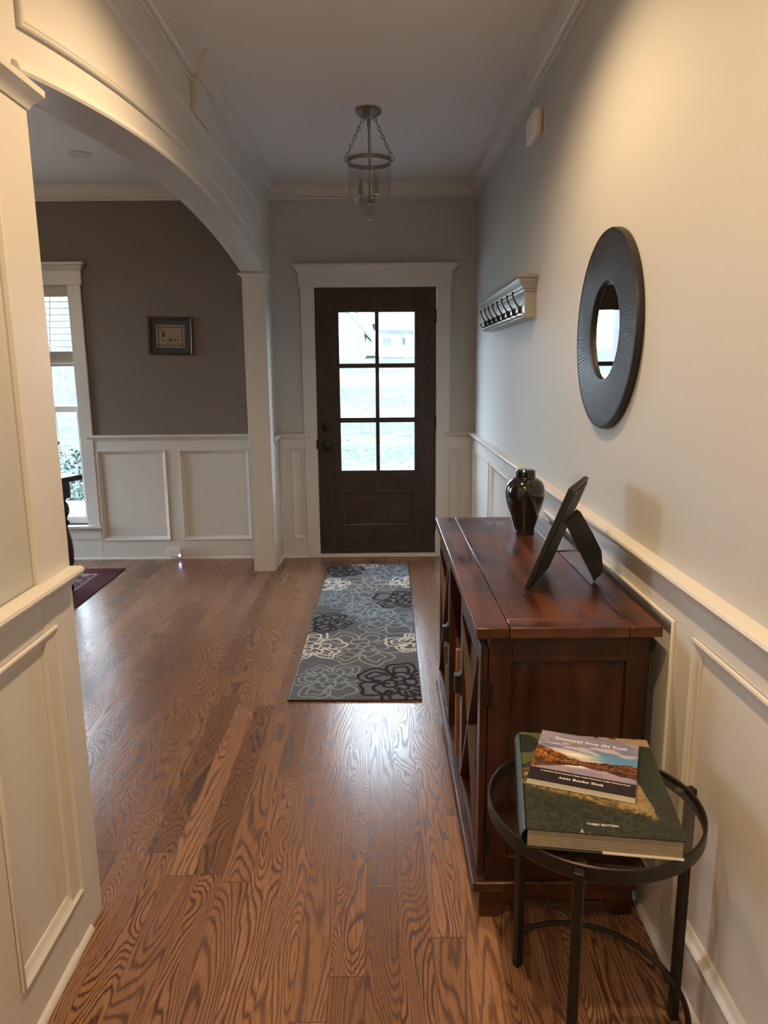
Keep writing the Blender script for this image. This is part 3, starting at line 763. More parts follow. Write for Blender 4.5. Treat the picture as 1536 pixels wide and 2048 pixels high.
m = MB(); m.prism([(.0, -.02), (.060, -.02), (.066, .40), (.066, .70), (.040, .985), (.0, 1.0)], LP, -.0012, .0012); lg = m.build('easel_leg', SATIN, pf)
m = MB(); m.lathe([(0, 0), (.006, 0), (.005, .001), (0, .0012)], (0, 0, 0), 14); R_ = Matrix((sdir, ld.normalized(), nrm)).transposed()
m.v = [tuple(Vector(LP(.034, .86, -.0024))+R_ @ Vector(p)) for p in m.v]; m.build('snap', PEWTER, lg)
m = MB(); m.prism([(.003, -.06), (.057, -.06), (.059, .10), (.045, .30), (.015, .30), (.002, .10)], LP, -.0024, -.0012); m.build('hinge_tape', LINING, pf)
a = Vector(FP(fw_*.42, fh_*.32, .001)); b = hinge+ld*.45; m = MB(); m.bar(a, b, .012, .0012, (0, 0, 1)); m.build('stay_ribbon', SATIN, pf)

# ------------------------------------------------------------------ round side table
TX, TY, TR, TZ = .42, 1.312, .207, .565
st_ = thing('side_table', (TX, TY, 0), 'round glass topped side table with dark metal legs in front of the console', 'side table')
m = MB(); m.lathe([(TR, -.030), (TR+.003, -.026), (TR+.003, .0), (TR, .002), (TR-.003, 0), (TR-.003, -.030)], (TX, TY, TZ), 96, closed=True)
m.build('rim', IRON, st_)
m = MB(); m.lathe([(0, -.014), (TR-.003, -.014), (TR-.003, -.006), (0, -.006)], (TX, TY, TZ), 96); m.build('glass_top', SMOKE, st_)
legs = [(.314, 1.515), (.635, 1.357), (.336, 1.107)]
for x, y in legs:
    a = math.atan2(y-TY, x-TX); cx_, cy_ = TX+(TR+.0125)*math.cos(a), TY+(TR+.0125)*math.sin(a)
    M_ = Matrix.Translation((cx_, cy_, (TZ-.004)/2)) @ Matrix.Rotation(a, 4, 'Z')
    m = MB(); m.obox(M_, .018, .019, TZ-.004); m.build('leg', IRON, st_, bevel=.002)
    m = MB(); m.lathe([(0, -.0057), (.010, -.0057), (.011, -.003), (.008, -.001), (0, -.001)], (TX+(TR-.016)*math.cos(a), TY+(TR-.016)*math.sin(a), TZ), 16); m.build('glass_pad', BELL, st_)
a0 = math.atan2(legs[0][1]-TY, legs[0][0]-TX); a1 = math.atan2(legs[2][1]-TY, legs[2][0]-TX)
pts = [(TX+.207*math.cos(a0+(a1-a0)*i/60), TY+.207*math.sin(a0+(a1-a0)*i/60), .105) for i in range(61)]
m = MB(); m.tube(pts, .0062, 10); m.build('stretcher', IRON, st_)

# ------------------------------------------------------------------ books
def text_obj(txt, size, M_, name, parent, mat, width=None, align='CENTER', thick=.0003):
    cu = bpy.data.curves.new(name, 'FONT'); cu.body = txt; cu.size = size; cu.align_x = align; cu.extrude = thick; cu.resolution_u = 3
    o = bpy.data.objects.new(name, cu); COL.objects.link(o)
    dg = bpy.context.evaluated_depsgraph_get(); me = bpy.data.meshes.new_from_object(o.evaluated_get(dg)); bpy.data.objects.remove(o)
    n = len(me.vertices); co_ = np.zeros(n*3); me.vertices.foreach_get('co', co_); co_ = co_.reshape(-1, 3)
    if width: k = width/max(1e-6, co_[:, 0].max()-co_[:, 0].min()); co_[:, 0] *= k; co_[:, 1] *= k
    base = wloc(parent)
    co_ = np.array([tuple(M_ @ Vector(p)-base) for p in co_]); me.vertices.foreach_set('co', co_.ravel())
    me.materials.clear(); me.materials.append(mat); me.update()
    o = bpy.data.objects.new(name, me); COL.objects.link(o); o.parent = parent
    return o
def serif(s_):      # bold serif letter forms
    out = ''
    for c_ in s_:
        if 'A' <= c_ <= 'Z': out += chr(0x1D400+ord(c_)-65)
        elif 'a' <= c_ <= 'z': out += chr(0x1D41A+ord(c_)-97)
        else: out += c_
    return out
def frame_M(o_, ang, z):
    return Matrix.Translation((o_[0], o_[1], z)) @ Matrix.Rotation(ang, 4, 'Z')
# hardcover
HW, HH, HT = .277, .353, .040
HO = (.253, 1.163); HA = math.atan2(-.042, .273); HZ = TZ+.0025
HM = frame_M(HO, HA, HZ)
hb = thing('hardcover_book', (HO[0], HO[1], HZ), 'large dark green hardcover book lying under the paperback on the side table', 'book')
def spine(u):
    return -.010*math.sin(PI*u)
m = MB()
def HPt(x, y, z): return tuple(HM @ Vector((x, y, z)))
m.add([HPt(x, y, z) for z in (0, .003) for x, y in ((0, 0), (HW, 0), (HW, HH), (0, HH))], [(0, 3, 2, 1), (4, 5, 6, 7), (0, 1, 5, 4), (1, 2, 6, 5), (2, 3, 7, 6), (3, 0, 4, 7)])
m.add([HPt(x, y, z) for z in (HT-.003, HT-.0004) for x, y in ((0, 0), (HW, 0), (HW, HH), (0, HH))], [(0, 3, 2, 1), (4, 5, 6, 7), (0, 1, 5, 4), (1, 2, 6, 5), (2, 3, 7, 6), (3, 0, 4, 7)])
rows = []
for y in (0, HH):
    pr = [(.010*0+spine(k/10), HT*k/10) for k in range(11)]+[(spine(k/10)+.003, HT*k/10) for k in range(10, -1, -1)]
    rows.append([HPt(x, y, z) for x, z in pr])
m.rings(rows); m.build('cover', GREENC, hb, bevel=.0008)
m = MB(); n = 22
for k in range(n):
    z0 = .0035+(HT-.007)*k/n; z1 = .0035+(HT-.007)*(k+.86)/n; e = .004+.0006*(k % 3)
    m.add([HPt(x, y, z) for z in (z0, z1) for x, y in ((.004, e), (HW-.006, e), (HW-.006, HH-e), (.004, HH-e))], [(0, 3, 2, 1), (4, 5, 6, 7), (0, 1, 5, 4), (1, 2, 6, 5), (2, 3, 7, 6), (3, 0, 4, 7)])
m.build('page_block', PAGES, hb)
nu, nv = 220, 280
m = MB(); m.grid(nu, nv, lambda u, v: HPt(u*HW, v*HH, HT)); jk = m.build('jacket_front', COVER, hb, fix=False)
gv, gu = np.meshgrid(np.linspace(0, 1, nv+1), np.linspace(0, 1, nu+1), indexing='ij'); U, V = gu.ravel(), gv.ravel()
n1 = fbm(U*7, V*9, 4, 3); n2 = fbm(U*60, V*70, 3, 5); n3 = fbm(U*18, V*22, 3, 9)
n2 = np.clip((n2-.5)*2.6+.5, 0, 1); c = np.array([.022, .027, .015])*(.35+1.2*n2)[:, None]
def sm(x, a, b): t_ = np.clip((x-a)/(b-a), 0, 1); return t_*t_*(3-2*t_)
def blend(c, mk, col, tex=1.): return c*(1-mk[:, None])+np.array(col)[None]*mk[:, None]*(tex if np.isscalar(tex) else tex[:, None])
lowedge = .40-.28*U+.03*(n3-.5)                                  # lower limit of the sunlit rough
c = blend(c, sm(V, .36, .44)*sm(U, .80, .86), (.020, .032, .018))
gold = sm(V-lowedge, -.01, .03)*sm(.875-.16*(V-.2)-U+.02*(n3-.5), 0, .02)*sm(.62-V, 0, .1)
c = blend(c, gold, (.20, .145, .055), .25+1.3*n2)
c = blend(c, sm(U-.58, 0, .1)*gold*sm(V-lowedge, .02, .06), (.30, .22, .10), .7+.5*n2)
fair = sm(.33-U+.05*(n1-.5)+.25*(V-.8), 0, .01)*sm(V-.60-.5*U, 0, .02)
c = blend(c, fair, (.085, .105, .045), .9+.2*n2)
blob = sm(.13-np.hypot((U-.03)*1.0, (V-.86)*1.1)+.03*(n3-.5), 0, .008); c = blend(c, blob, (.018, .024, .014), .7+.6*n2)
sand = sm(V-(.90+.05*(n1-.5)), 0, .01)*sm(U-.45, 0, .05); c = blend(c, sand, (.34, .24, .15), .85+.3*n3)
c = blend(c, sand*sm(n3, .56, .62), (.05, .045, .03)); c = blend(c, sm(V-.84, 0, .01)*sm(.905-V, 0, .01)*sm(U-.6, 0, .1)*sm(n3, .45, .55), (.03, .03, .02))
tear = sm(.004-np.abs(U-.345-.6*(V-.0)), 0, .002)*sm(.032-V, 0, .004)+sm(.004-np.abs(U-.365+.5*V), 0, .002)*sm(.022-V, 0, .004)
c = blend(c, np.clip(tear, 0, 1), (.6, .58, .5))
wearm = sm(.006-np.minimum(U*.8, np.minimum(V, 1-V)), 0, .003)*sm(fbm(U*40, V*40, 2, 4), .5, .62)*.5
c = blend(c, wearm, (.30, .30, .27))
paint(jk, c)
text_obj('THIRD EDITION', .008, HM @ Matrix.Translation((.137, .024, HT+.0004)), 'edition_line', hb, LETTER, width=.056)
m = MB(); m.add([HPt(x, y, .0012+z) for z in (0, .0022) for x, y in ((.135, -.0006), (HW-.004, -.0006), (HW-.004, .004), (.135, .004))], [(0, 3, 2, 1), (4, 5, 6, 7), (0, 1, 5, 4), (1, 2, 6, 5), (2, 3, 7, 6), (3, 0, 4, 7)])
m.build('jacket_flap', PAGEW, hb)
# paperback
PW, PH, PT = .204, .206, .011
PO = (.2825, 1.306); PA = math.atan2(-.0735, .191); PZ0 = HZ+HT+.0008
PM = frame_M(PO, PA, PZ0)
def PPt(x, y, z): return tuple(PM @ Vector((x, y, z)))
pb = thing('paperback_book', (PO[0], PO[1], PZ0), 'square paperback with an autumn lake cover on top of the green book', 'book')
m = MB(); m.add([PPt(x, y, z) for z in (.0004, PT-.0005) for x, y in ((.001, .0005), (PW-.0005, .0005), (PW-.0005, PH-.0005), (.001, PH-.0005))], [(0, 3, 2, 1), (4, 5, 6, 7), (0, 1, 5, 4), (1, 2, 6, 5), (2, 3, 7, 6), (3, 0, 4, 7)])
m.build('page_block', PAGEW, pb)
m = MB(); m.add([PPt(x, y, z) for z in (-.0001, .0004) for x, y in ((0, 0), (PW, 0), (PW, PH), (0, PH))], [(0, 3, 2, 1), (4, 5, 6, 7), (0, 1, 5, 4), (1, 2, 6, 5), (2, 3, 7, 6), (3, 0, 4, 7)]); m.build('back_cover', LETTER, pb)
nu, nv = 250, 250
m = MB(); m.grid(nu, nv, lambda u, v: PPt(u*PW, v*PH, PT+.0002)); jk = m.build('front_cover', COVER, pb, fix=False)
gv, gu = np.meshgrid(np.linspace(0, 1, nv+1), np.linspace(0, 1, nu+1), indexing='ij'); U, V = gu.ravel(), gv.ravel()
n1 = fbm(U*5, V*9, 4, 11); n2 = fbm(U*50, V*50, 3, 12); n3 = fbm(U*14, V*16, 3, 13); n4 = fbm(U*4+V*3, V*14, 4, 19)
shore = .44-.03*U                                                # water line
n2 = np.clip((n2-.5)*2.4+.5, 0, 1); hz = shore+.03+.06*n3+.55*np.clip(.46-U, 0, 1)**1.25+.075*sm(U, .5, .95)
sky = np.array([.16, .19, .36])[None]*np.ones((len(U), 1))
sky = blend(sky, sm(n4, .42, .68), (.42, .34, .42)); sky = blend(sky, sm(.80-V, 0, .18)*sm(U, .25, .7), (.10, .28, .50)); sky = blend(sky, sm(V-.70+.12*(n1-.5), 0, .06)*.5, (.24, .22, .36))
glow = np.exp(-((U-.42)/.17)**2-((V-.585)/.045)**2)*.85; sky = blend(sky, sm(n4, .50, .60)*sm(.86-V, 0, .1)*.6, (.62, .60, .64)); sky = blend(sky, glow, (1.0, .88, .58))
land = np.array([.17, .055, .022])[None]*(.12+1.6*n2)[:, None]; land = blend(land, sm(n3, .42, .66)*sm(.65-U, 0, .3), (.52, .18, .03), .25+1.2*n2); land = blend(land, sm(.012-np.abs(V-shore), 0, .01), (.24, .13, .07))
refl_h = 2*shore-V; dep = .6*(hz-shore)+.015*(n1-.5)
wat = np.array([.24, .24, .40])[None]*np.ones((len(U), 1)); wat = blend(wat, sm(n4, .4, .7), (.36, .27, .34)); wat = blend(wat, sm(U-.5, 0, .3)*sm(V-.30, .0, .08)*.6, (.25, .42, .62))
wat = blend(wat, np.exp(-((U-.36)/.18)**2-((V-.375)/.03)**2), (.95, .90, .80))
rl = land*.55+.01; dep = .75*(hz-shore)+.03*(n1-.5)
c = np.where((V > hz)[:, None], sky, np.where((V > shore)[:, None], land, np.where((V > shore-dep)[:, None], rl, wat)))
bandm = sm(.232-.005*U-V, 0, .006); c = blend(c, bandm, (.014, .009, .014))
paint(jk, c)
def PT_(x, y): return PM @ Matrix.Translation((x, y, PT+.0005))
text_obj(serif('Treasures from the Trail'), .02, PT_(PW*.52, PH*.845), 'title_line', pb, LETTER, width=.150)
text_obj(serif('A Yearlong Photo Journey of Bent Creek Watershed, Pisgah National Forest'), .01, PT_(PW*.53, PH*.178), 'subtitle_line', pb, LETTER, width=.172)
text_obj(serif('Anne Reeder Heck'), .012, PT_(PW*.50, PH*.090), 'author_line', pb, LETTER, width=.086)

# ------------------------------------------------------------------ runner rug
def flower(cx, cy, R_, seed, np_=6):
    rnd = random.Random(seed); out = []
    for ri, (ro, rin, cnt, echo) in enumerate(((1, .46, np_, .70), (.64, .26, np_-1, .0), (.36, .12, 4, 0))):
        a0 = rnd.random()*6.28
        for k in range(cnt):
            a = a0+2*PI*k/cnt+rnd.uniform(-.1, .1); wd = 2*PI/cnt*rnd.uniform(1.0, 1.22); L = ro*rnd.uniform(.84, 1.12); lob = rnd.uniform(-.12, .12); dip = rnd.uniform(.04, .14)
            for e in ((1,) if not echo or rnd.random() < .25 else (1, echo)):
                P_ = []
                for j in range(29):
                    s_ = j/28; ang = a+(s_-.5)*wd*(1 if e == 1 else .60)*(1-.10*abs(2*s_-1)**2)
                    rr = rin+(L-rin)*e*(max(0, math.sin(PI*s_))**.42)*(1+lob*math.sin(4*PI*s_)-dip*math.exp(-((s_-.5)/.10)**2))
                    P_.append((cx+R_*rr*math.cos(ang), cy+R_*rr*math.sin(ang)))
                out.append(P_)
    out.append([(cx+R_*.11*math.cos(j*.42), cy+R_*.075*math.sin(j*.42)) for j in range(17)])
    return out
RW, RL = .578, 2.225
RO = Vector((-.4130, 2.936, 0)); rx = Vector((.584, -.008, 0)).normalized(); ry = Vector((.0255, 2.22, 0)).normalized(); 
nu, nv = 236, 900
uu = np.linspace(0, RW, nu+1); vv = np.linspace(0, RL, nv+1)
img = np.zeros((nv+1, nu+1, 3)); Ugr, Vgr = np.meshgrid(uu, vv)
bn = fbm(Ugr*30, Vgr*30, 3, 2)
img[:] = np.array([.125, .125, .130])*(.85+.3*bn)[..., None]
lift = np.zeros((nv+1, nu+1))
BLU, TAU, CRE, BLK = (.27, .33, .37), (.36, .34, .32), (.72, .67, .58), (.007, .007, .011)
fl = [(.17, .20, .20, BLU, 21, 0), (.44, 1.00, .21, BLU, 22, 0), (.16, 1.42, .20, BLU, 23, 0), (.43, 2.02, .21, BLU, 24, 0), (.10, .98, .1, BLU, 29, 0),
      (.29, .60, .22, TAU, 31, 0), (.31, 1.20, .17, BLU, 32, 0), (.31, 1.73, .20, TAU, 33, 0),
      (.02, .62, .19, CRE, 41, 0), (.60, .66, .17, CRE, 42, 0), (.03, 1.72, .16, CRE, 43, 0), (.58, 1.78, .15, CRE, 44, 0), (.28, 2.30, .16, CRE, 45, 0),
      (.49, .17, .21, BLK, 51, 1), (.04, .98, .19, BLK, 52, 1), (.53, 1.40, .19, BLK, 53, 1), (.09, 2.05, .17, BLK, 54, 1)]
for cx, cy, R_, col, sd_, solid in fl:
    wob = (fbm(Ugr*60, Vgr*60, 2, sd_)-.5)*.004
    d = np.full(Ugr.shape, 9.); i0, i1 = np.searchsorted(vv, (cy-R_*1.3, cy+R_*1.3)); i0 = max(0, i0); i1 = min(nv+1, i1)
    if i1 <= i0: continue
    ug, vg = Ugr[i0:i1]+wob[i0:i1], Vgr[i0:i1]+wob[i0:i1]
    dd = d[i0:i1]
    for P_ in flower(cx, cy, R_, sd_):
        for (x0, y0), (x1, y1) in zip(P_[:-1], P_[1:]):
            ex, ey = x1-x0, y1-y0; L2 = ex*ex+ey*ey+1e-12
            tt = np.clip(((ug-x0)*ex+(vg-y0)*ey)/L2, 0, 1)
            dd = np.minimum(dd, np.hypot(ug-x0-tt*ex, vg-y0-tt*ey))
    rr = np.hypot(ug-cx, vg-cy)
    if solid:
        mk = sm(R_*.92-rr, 0, .01)[..., None]; img[i0:i1] = img[i0:i1]*(1-mk)+np.array([.155, .15, .155])*mk
    wline = .0085 if solid else (.0058 if col == CRE else .0050)
    mk = (1-sm(dd, wline*.7, wline*1.25))*(.75+.25*bn[i0:i1])
    img[i0:i1] = img[i0:i1]*(1-mk[..., None])+np.array(col)*mk[..., None]; lift[i0:i1] = np.maximum(lift[i0:i1], mk)
rug = thing('runner_rug', tuple(RO), 'grey runner rug with outlined black, cream and blue flowers on the hall floor', 'rug')
m = MB(); hgt = .0085+.0012*lift+.0008*(fbm(Ugr*200, Vgr*200, 2, 6)-.5)
m.v = [tuple(RO+rx*Ugr[j, i]+ry*Vgr[j, i]+Vector((0, 0, hgt[j, i]))) for j in range(nv+1) for i in range(nu+1)]
m.f = [(j*(nu+1)+i, j*(nu+1)+i+1, (j+1)*(nu+1)+i+1, (j+1)*(nu+1)+i) for j in range(nv) for i in range(nu)]; m.m = [0]*len(m.f)
o = m.build('pile', RUGM, rug, fix=False); paint(o, img.reshape(-1, 3))
m = MB(); cs = [RO, RO+rx*RW, RO+rx*RW+ry*RL, RO+ry*RL]
m.tube([c_+Vector((0, 0, .0048)) for c_ in cs], .0046, 8, closed=True); m.build('bound_edge', SATIN, rug)
m = MB(); m.add([tuple(c_+Vector((0, 0, z))) for z in (.0005, .006) for c_ in cs], [(0, 3, 2, 1), (4, 5, 6, 7), (0, 1, 5, 4), (1, 2, 6, 5), (2, 3, 7, 6), (3, 0, 4, 7)]); m.build('backing', SATIN, rug)

# ------------------------------------------------------------------ dining room
dr_ = thing('dining_rug', (-3.0, 3.5, 0), 'dark red patterned oriental rug under the dining table', 'rug')
ax0, ax1, ay0, ay1 = -4.35, -1.87, 1.95, 5.11
nu, nv = 200, 260
m = MB(); m.grid(nu, nv, lambda u, v: (ax0+u*(ax1-ax0), ay0+v*(ay1-ay0), .009)); o = m.build('pile', RUGP, dr_, fix=False)
gv, gu = np.meshgrid(np.linspace(ay0, ay1, nv+1), np.linspace(ax0, ax1, nu+1), indexing='ij'); X_, Y_ = gu.ravel(), gv.ravel()
ed = np.minimum(np.minimum(X_-ax0, ax1-X_), np.minimum(Y_-ay0, ay1-Y_))
c = np.array([.060, .013, .017])[None]*np.ones((len(X_), 1))
pat = np.sin(X_*52)*np.sin(Y_*52); pat2 = np.sin(X_*23+1)*np.sin(Y_*23)
c = blend(c, ((ed > .14) & (ed < .16)).astype(float), (.22, .18, .15)); c = blend(c, ((ed > .165) & (ed < .33) & (pat > .25)).astype(float)*.8, (.24, .16, .13))
c = blend(c, ((ed > .165) & (ed < .33) & (pat < -.4)).astype(float)*.8, (.04, .05, .09)); c = blend(c, ((ed > .34) & (ed < .36)).astype(float), (.22, .18, .15))
c = blend(c, ((ed > .40) & (pat2 > .35)).astype(float)*.7, (.20, .10, .08)); c = blend(c, ((ed > .40) & (pat2 < -.5)).astype(float)*.7, (.03, .04, .08))
paint(o, c)
m = MB(); m.box(ax0, ax1, ay0, ay1, .0005, .0085); m.build('backing', PFRAME, dr_)
# table with turned legs, turned a little out of square
TH = math.radians(-21); tcx, tcy = -2.60, 3.95
tb = thing('dining_table', (tcx, tcy, 0), 'black dining table with turned legs in front of the window', 'dining table')
ca, sa = math.cos(TH), math.sin(TH); far_c = Vector((-1.920, 4.63))
TWd, TLn = 1.0, 1.75
ev = Vector((math.sin(math.radians(21)), math.cos(math.radians(21)))); eu = Vector((math.cos(math.radians(21)), -math.sin(math.radians(21))))
def TP(a, b): return far_c-eu*a-ev*b          # a metres in from the right edge, b metres in from the far edge
cs = [TP(0, 0), TP(TWd, 0), TP(TWd, TLn), TP(0, TLn)]
zt = .768
m = MB(); m.add([(c_[0], c_[1], z) for z in (zt-.034, zt) for c_ in cs], [(0, 3, 2, 1), (4, 5, 6, 7), (0, 1, 5, 4), (1, 2, 6, 5), (2, 3, 7, 6), (3, 0, 4, 7)]); m.build('tabletop', EBONY, tb, bevel=.004)
lp = [TP(.10, .10), TP(TWd-.10, .10), TP(TWd-.10, TLn-.10), TP(.10, TLn-.10)]
for i in range(4):
    a, b = lp[i], lp[(i+1) % 4]; m = MB(); m.bar((a[0], a[1], zt-.075), (b[0], b[1], zt-.075), .022, .075, (0, 0, 1)); m.build('apron', EBONY, tb)
for p_ in lp:
    m = MB(); M_ = Matrix.Translation((p_[0], p_[1], zt-.034-.055)) @ Matrix.Rotation(-math.radians(21), 4, 'Z'); m.obox(M_, .085, .085, .11)
    m.lathe([(0, .0), (.028, 0), (.032, .02), (.024, .06), (.030, .10), (.046, .20), (.050, .27), (.044, .34), (.030, .40), (.026, .43), (.040, .445), (.040, .46), (.026, .475), (.030, .49), (.044, .515), (.046, .545), (.040, .575), (.026, .595), (.034, .61), (.036, .625), (0, .626)], (p_[0], p_[1], .009), 28)
    m.build('leg', EBONY, tb)
# chair at the head of the table
hx, hy = -2.26, 4.93
cr = thing('dining_chair', (hx-.2, hy-.15, 0), 'black wooden chair tucked behind the dining table by the window', 'chair')
def cpt(x, y, z): return (hx+x, hy+y, z)
for x in (-.02, -.44):
    m = MB(); m.tube([cpt(x, .04, .02), cpt(x, .0, .25), cpt(x, -.01, .46), cpt(x, .02, .70), cpt(x, .07, .935)], [.016, .018, .019, .016, .014], 10); m.build('back_leg', EBONY, cr)
    m = MB(); m.tube([cpt(x-.005 if x < -.1 else x+.005, -.42, .02), cpt(x, -.41, .45)], [.014, .019], 10); m.build('front_leg', EBONY, cr)
m = MB(); m.tube([cpt(.035, .085, .925), cpt(.02, .078, .936), cpt(-.08, .085, .945), cpt(-.23, .10, .955), cpt(-.38, .085, .945), cpt(-.48, .078, .936), cpt(-.495, .085, .925)], [.016, .021, .022, .024, .022, .021, .016], 12); m.build('crest_rail', EBONY, cr)
for x in (-.10, -.17, -.24, -.31, -.38):
    m = MB(); m.tube([cpt(x, -.01, .455), cpt(x, .02, .68), cpt(x, .085, .94)], .007, 8); m.build('spindle', EBONY, cr)
m = MB(); m.box(hx-.47, hx+.01, hy-.44, hy+.015, .43, .462); m.build('seat', EBONY, cr, bevel=.01)

# unseen drum shade lamp, added to brighten and warm the dining room
pdl = thing('added_fill_lamp', (-2.95, 3.4, ZC), 'unseen drum shade lamp added as warm fill over the dining table', 'pendant light')
m = MB(); m.lathe([(0, 0), (.06, 0), (.06, -.02), (0, -.022)], (-2.95, 3.4, ZC), 28); m.tube([(-2.95, 3.4, ZC-.02), (-2.95, 3.4, 2.12)], .005, 8); m.build('rod', PEWTER, pdl)
m = MB(); m.lathe([(.25, 1.88), (.252, 1.88), (.252, 2.12), (.25, 2.12)], (-2.95, 3.4, 0), 40, closed=True); m.build('lamp_shade', SLAT, pdl)
for z in (1.86, 2.14):
    d = bpy.data.lights.new('fill_light', 'POINT'); d.energy = DINING_FILL_POWER/2; d.color = CAN_COL; d.shadow_soft_size = .08
    l = bpy.data.objects.new('fill_light', d); COL.objects.link(l); l.parent = pdl; l.location = (0, 0, z-ZC)

# framed stitched picture on the taupe wall
py0 = YF-.002; pcx, pcz = -1.518, 1.664; pa = math.radians(-1.6)
pic = thing('framed_picture', (pcx, YF, pcz), 'small stitched picture in a dark frame with blue mat on the taupe wall', 'picture')
def PP(a, b, h):
    return (pcx+a*math.cos(pa)-b*math.sin(pa), py0-h, pcz+a*math.sin(pa)+b*math.cos(pa))
pw, ph_ = .322, .268
m = MB(); m.mould([(-pw/2, -ph_/2), (pw/2, -ph_/2), (pw/2, ph_/2), (-pw/2, ph_/2)], True, [(0, 0), (0, .020), (.004, .024), (.010, .020), (.016, .022), (.020, .014), (.022, .004), (.022, 0)], PP); m.build('frame', PFRAME, pic)
m = MB(); m.prism([(-.142, -.115), (.142, -.115), (.142, .115), (-.142, .115)], PP, .001, .006); m.build('mat_board', MATB, pic)
nu, nv = 105, 84; sw, sh_ = .206, .160
m = MB(); m.grid(nu, nv, lambda u, v: PP((u-.5)*sw, (v-.5)*sh_-.002, .0068)); o = m.build('stitched_panel', STITCH, pic, fix=False)
gv, gu = np.meshgrid(np.linspace(0, 1, nv+1), np.linspace(0, 1, nu+1), indexing='ij'); U, V = gu.ravel(), gv.ravel()
c = np.array([.46, .35, .25])[None]*(.85+.3*fbm(U*40, V*30, 2, 3))[:, None]
ex = np.minimum(U, 1-U)*sw; ey = np.minimum(V, 1-V)*sh_; e = np.minimum(ex, ey)
chk = np.where(ex < ey, np.sin(V*sh_*420), np.sin(U*sw*420)) > 0
c = blend(c, ((e > .010) & (e < .022) & chk).astype(float), (.050, .020, .018)); c = blend(c, ((ex > .008) & (ey > .008) & (ex < .026) & (ey < .026)).astype(float), (.050, .022, .018))
c = blend(c, ((ex > .013) & (ey > .013) & (ex < .021) & (ey < .021)).astype(float), (.22, .12, .07))
hill = .50+.16*np.sin(U*7.5+.6)*sm(U, .2, .5); c = blend(c, ((V < hill) & (V > .48) & (U > .22) & (U < .82)).astype(float), (.12, .115, .115))
c = blend(c, ((U > .2) & (U < .30) & (V > .45) & (V < .76-np.abs(U-.25)*2)).astype(float), (.085, .105, .09))
c = blend(c, ((np.abs(V-.36+.12*np.abs(U-.5)) < .035) & (U > .22) & (U < .8) & (fbm(U*30, V*20, 2, 8) > .42)).astype(float), (.09, .075, .07))
c = blend(c, (np.hypot((U-.51)*1.2, V-.30) < .06).astype(float), (.13, .12, .11))
for a_, b_ in ((.18, .36), (.25, .30), (.40, .28), (.53, .17), (.62, .45), (.75, .20), (.78, .30), (.38, .17), (.16, .80)):
    c = blend(c, (np.abs(U-a_)*1.3+np.abs(V-b_) < .03).astype(float), (.08, .03, .025))
paint(o, c)
m = MB(); m.prism([(-.141, -.114), (.141, -.114), (.141, .114), (-.141, .114)], PP, .0100, .0115); m.build('picture_glass', PANE, pic)

# outlet and plug-in night light in the dining baseboard
ot = thing('wall_outlet', (-1.60, YFS, .056), 'white duplex outlet plate set sideways in the dining room baseboard', 'outlet')
m = MB(); m.box(-1.657, -1.540, YFS-.005, YFS, .020, .090); m.build('plate', PLAST, ot, bevel=.002)
for x in (-1.622, -1.578):
    m = MB(); m.lathe([(0, 0), (.0165, 0), (.0165, -.0025), (0, -.0025)], (x, YFS-.005, .055), 24, 'y'); rc_ = m.build('receptacle', PLAST, ot)
    m = MB()
    for dz in (-.0065, .0065): m.box(x-.0045, x+.0045, YFS-.0079, YFS-.0073, .055+dz-.0011, .055+dz+.0011)
    m.box(x+.007, x+.011, YFS-.0079, YFS-.0073, .053, .057); m.build('slots', DARKP, rc_)
nl = thing('night_light', (-1.57, YFS-.008, .056), 'white plug-in sensor with a glowing blue light in the baseboard outlet', 'night light')
m = MB(); m.box(-1.606, -1.528, YFS-.050, YFS-.0082, .026, .084); m.build('housing', PLAST, nl, bevel=.004)
m = MB(); m.lathe([(0, 0), (.0065, 0), (.006, -.003), (0, -.005)], (-1.538, YFS-.050, .036), 16, 'y'); m.build('led', LED, nl)

# ------------------------------------------------------------------ outdoors
prof = [(5.58, -.30), (7.6, -.34), (10, -.12), (14, .16), (20, .50), (29.5, .95)]
prof2 = [(37.5, 1.18), (42, 1.34), (55, 2.0), (70, 2.6), (130, 4.5)]
def ribbon(name, pts, mat, n=40):
    m = MB(); xs_ = np.linspace(-45, 30, n+1)
    for (y0, z0), (y1, z1) in zip(pts[:-1], pts[1:]):
        m.grid(n, 3, lambda u, v: (-45+75*u, y0+(y1-y0)*v, z0+(z1-z0)*v))
    return m.build(name, mat, kind='structure', fix=False)
ribbon('lawn', prof, LAWN); ribbon('street', [(29.5, .90), (37.5, 1.15)], ROAD); ribbon('lawn_across_street', prof2, LAWN)
m = MB(); m.box(-45, 30, 29.3, 29.5, .6, .965); m.build('kerb', ROAD, kind='structure')
B(-30, DXL-.3, -8, 5.58, -.5, -.30).build('side_yard', LAWN, kind='structure')
m = MB()
for i in range(21):
    y = YX+.01+i*.142; m.box(-5.2, 1.6, y, y+.137, -.135, -.10)
m.build('porch_floor', DECK, kind='structure', bevel=.003)
m = MB(); m.box(-5.2, 1.6, YX, YX+2.98, -.36, -.136); m.build('porch_base', DECK, kind='structure')
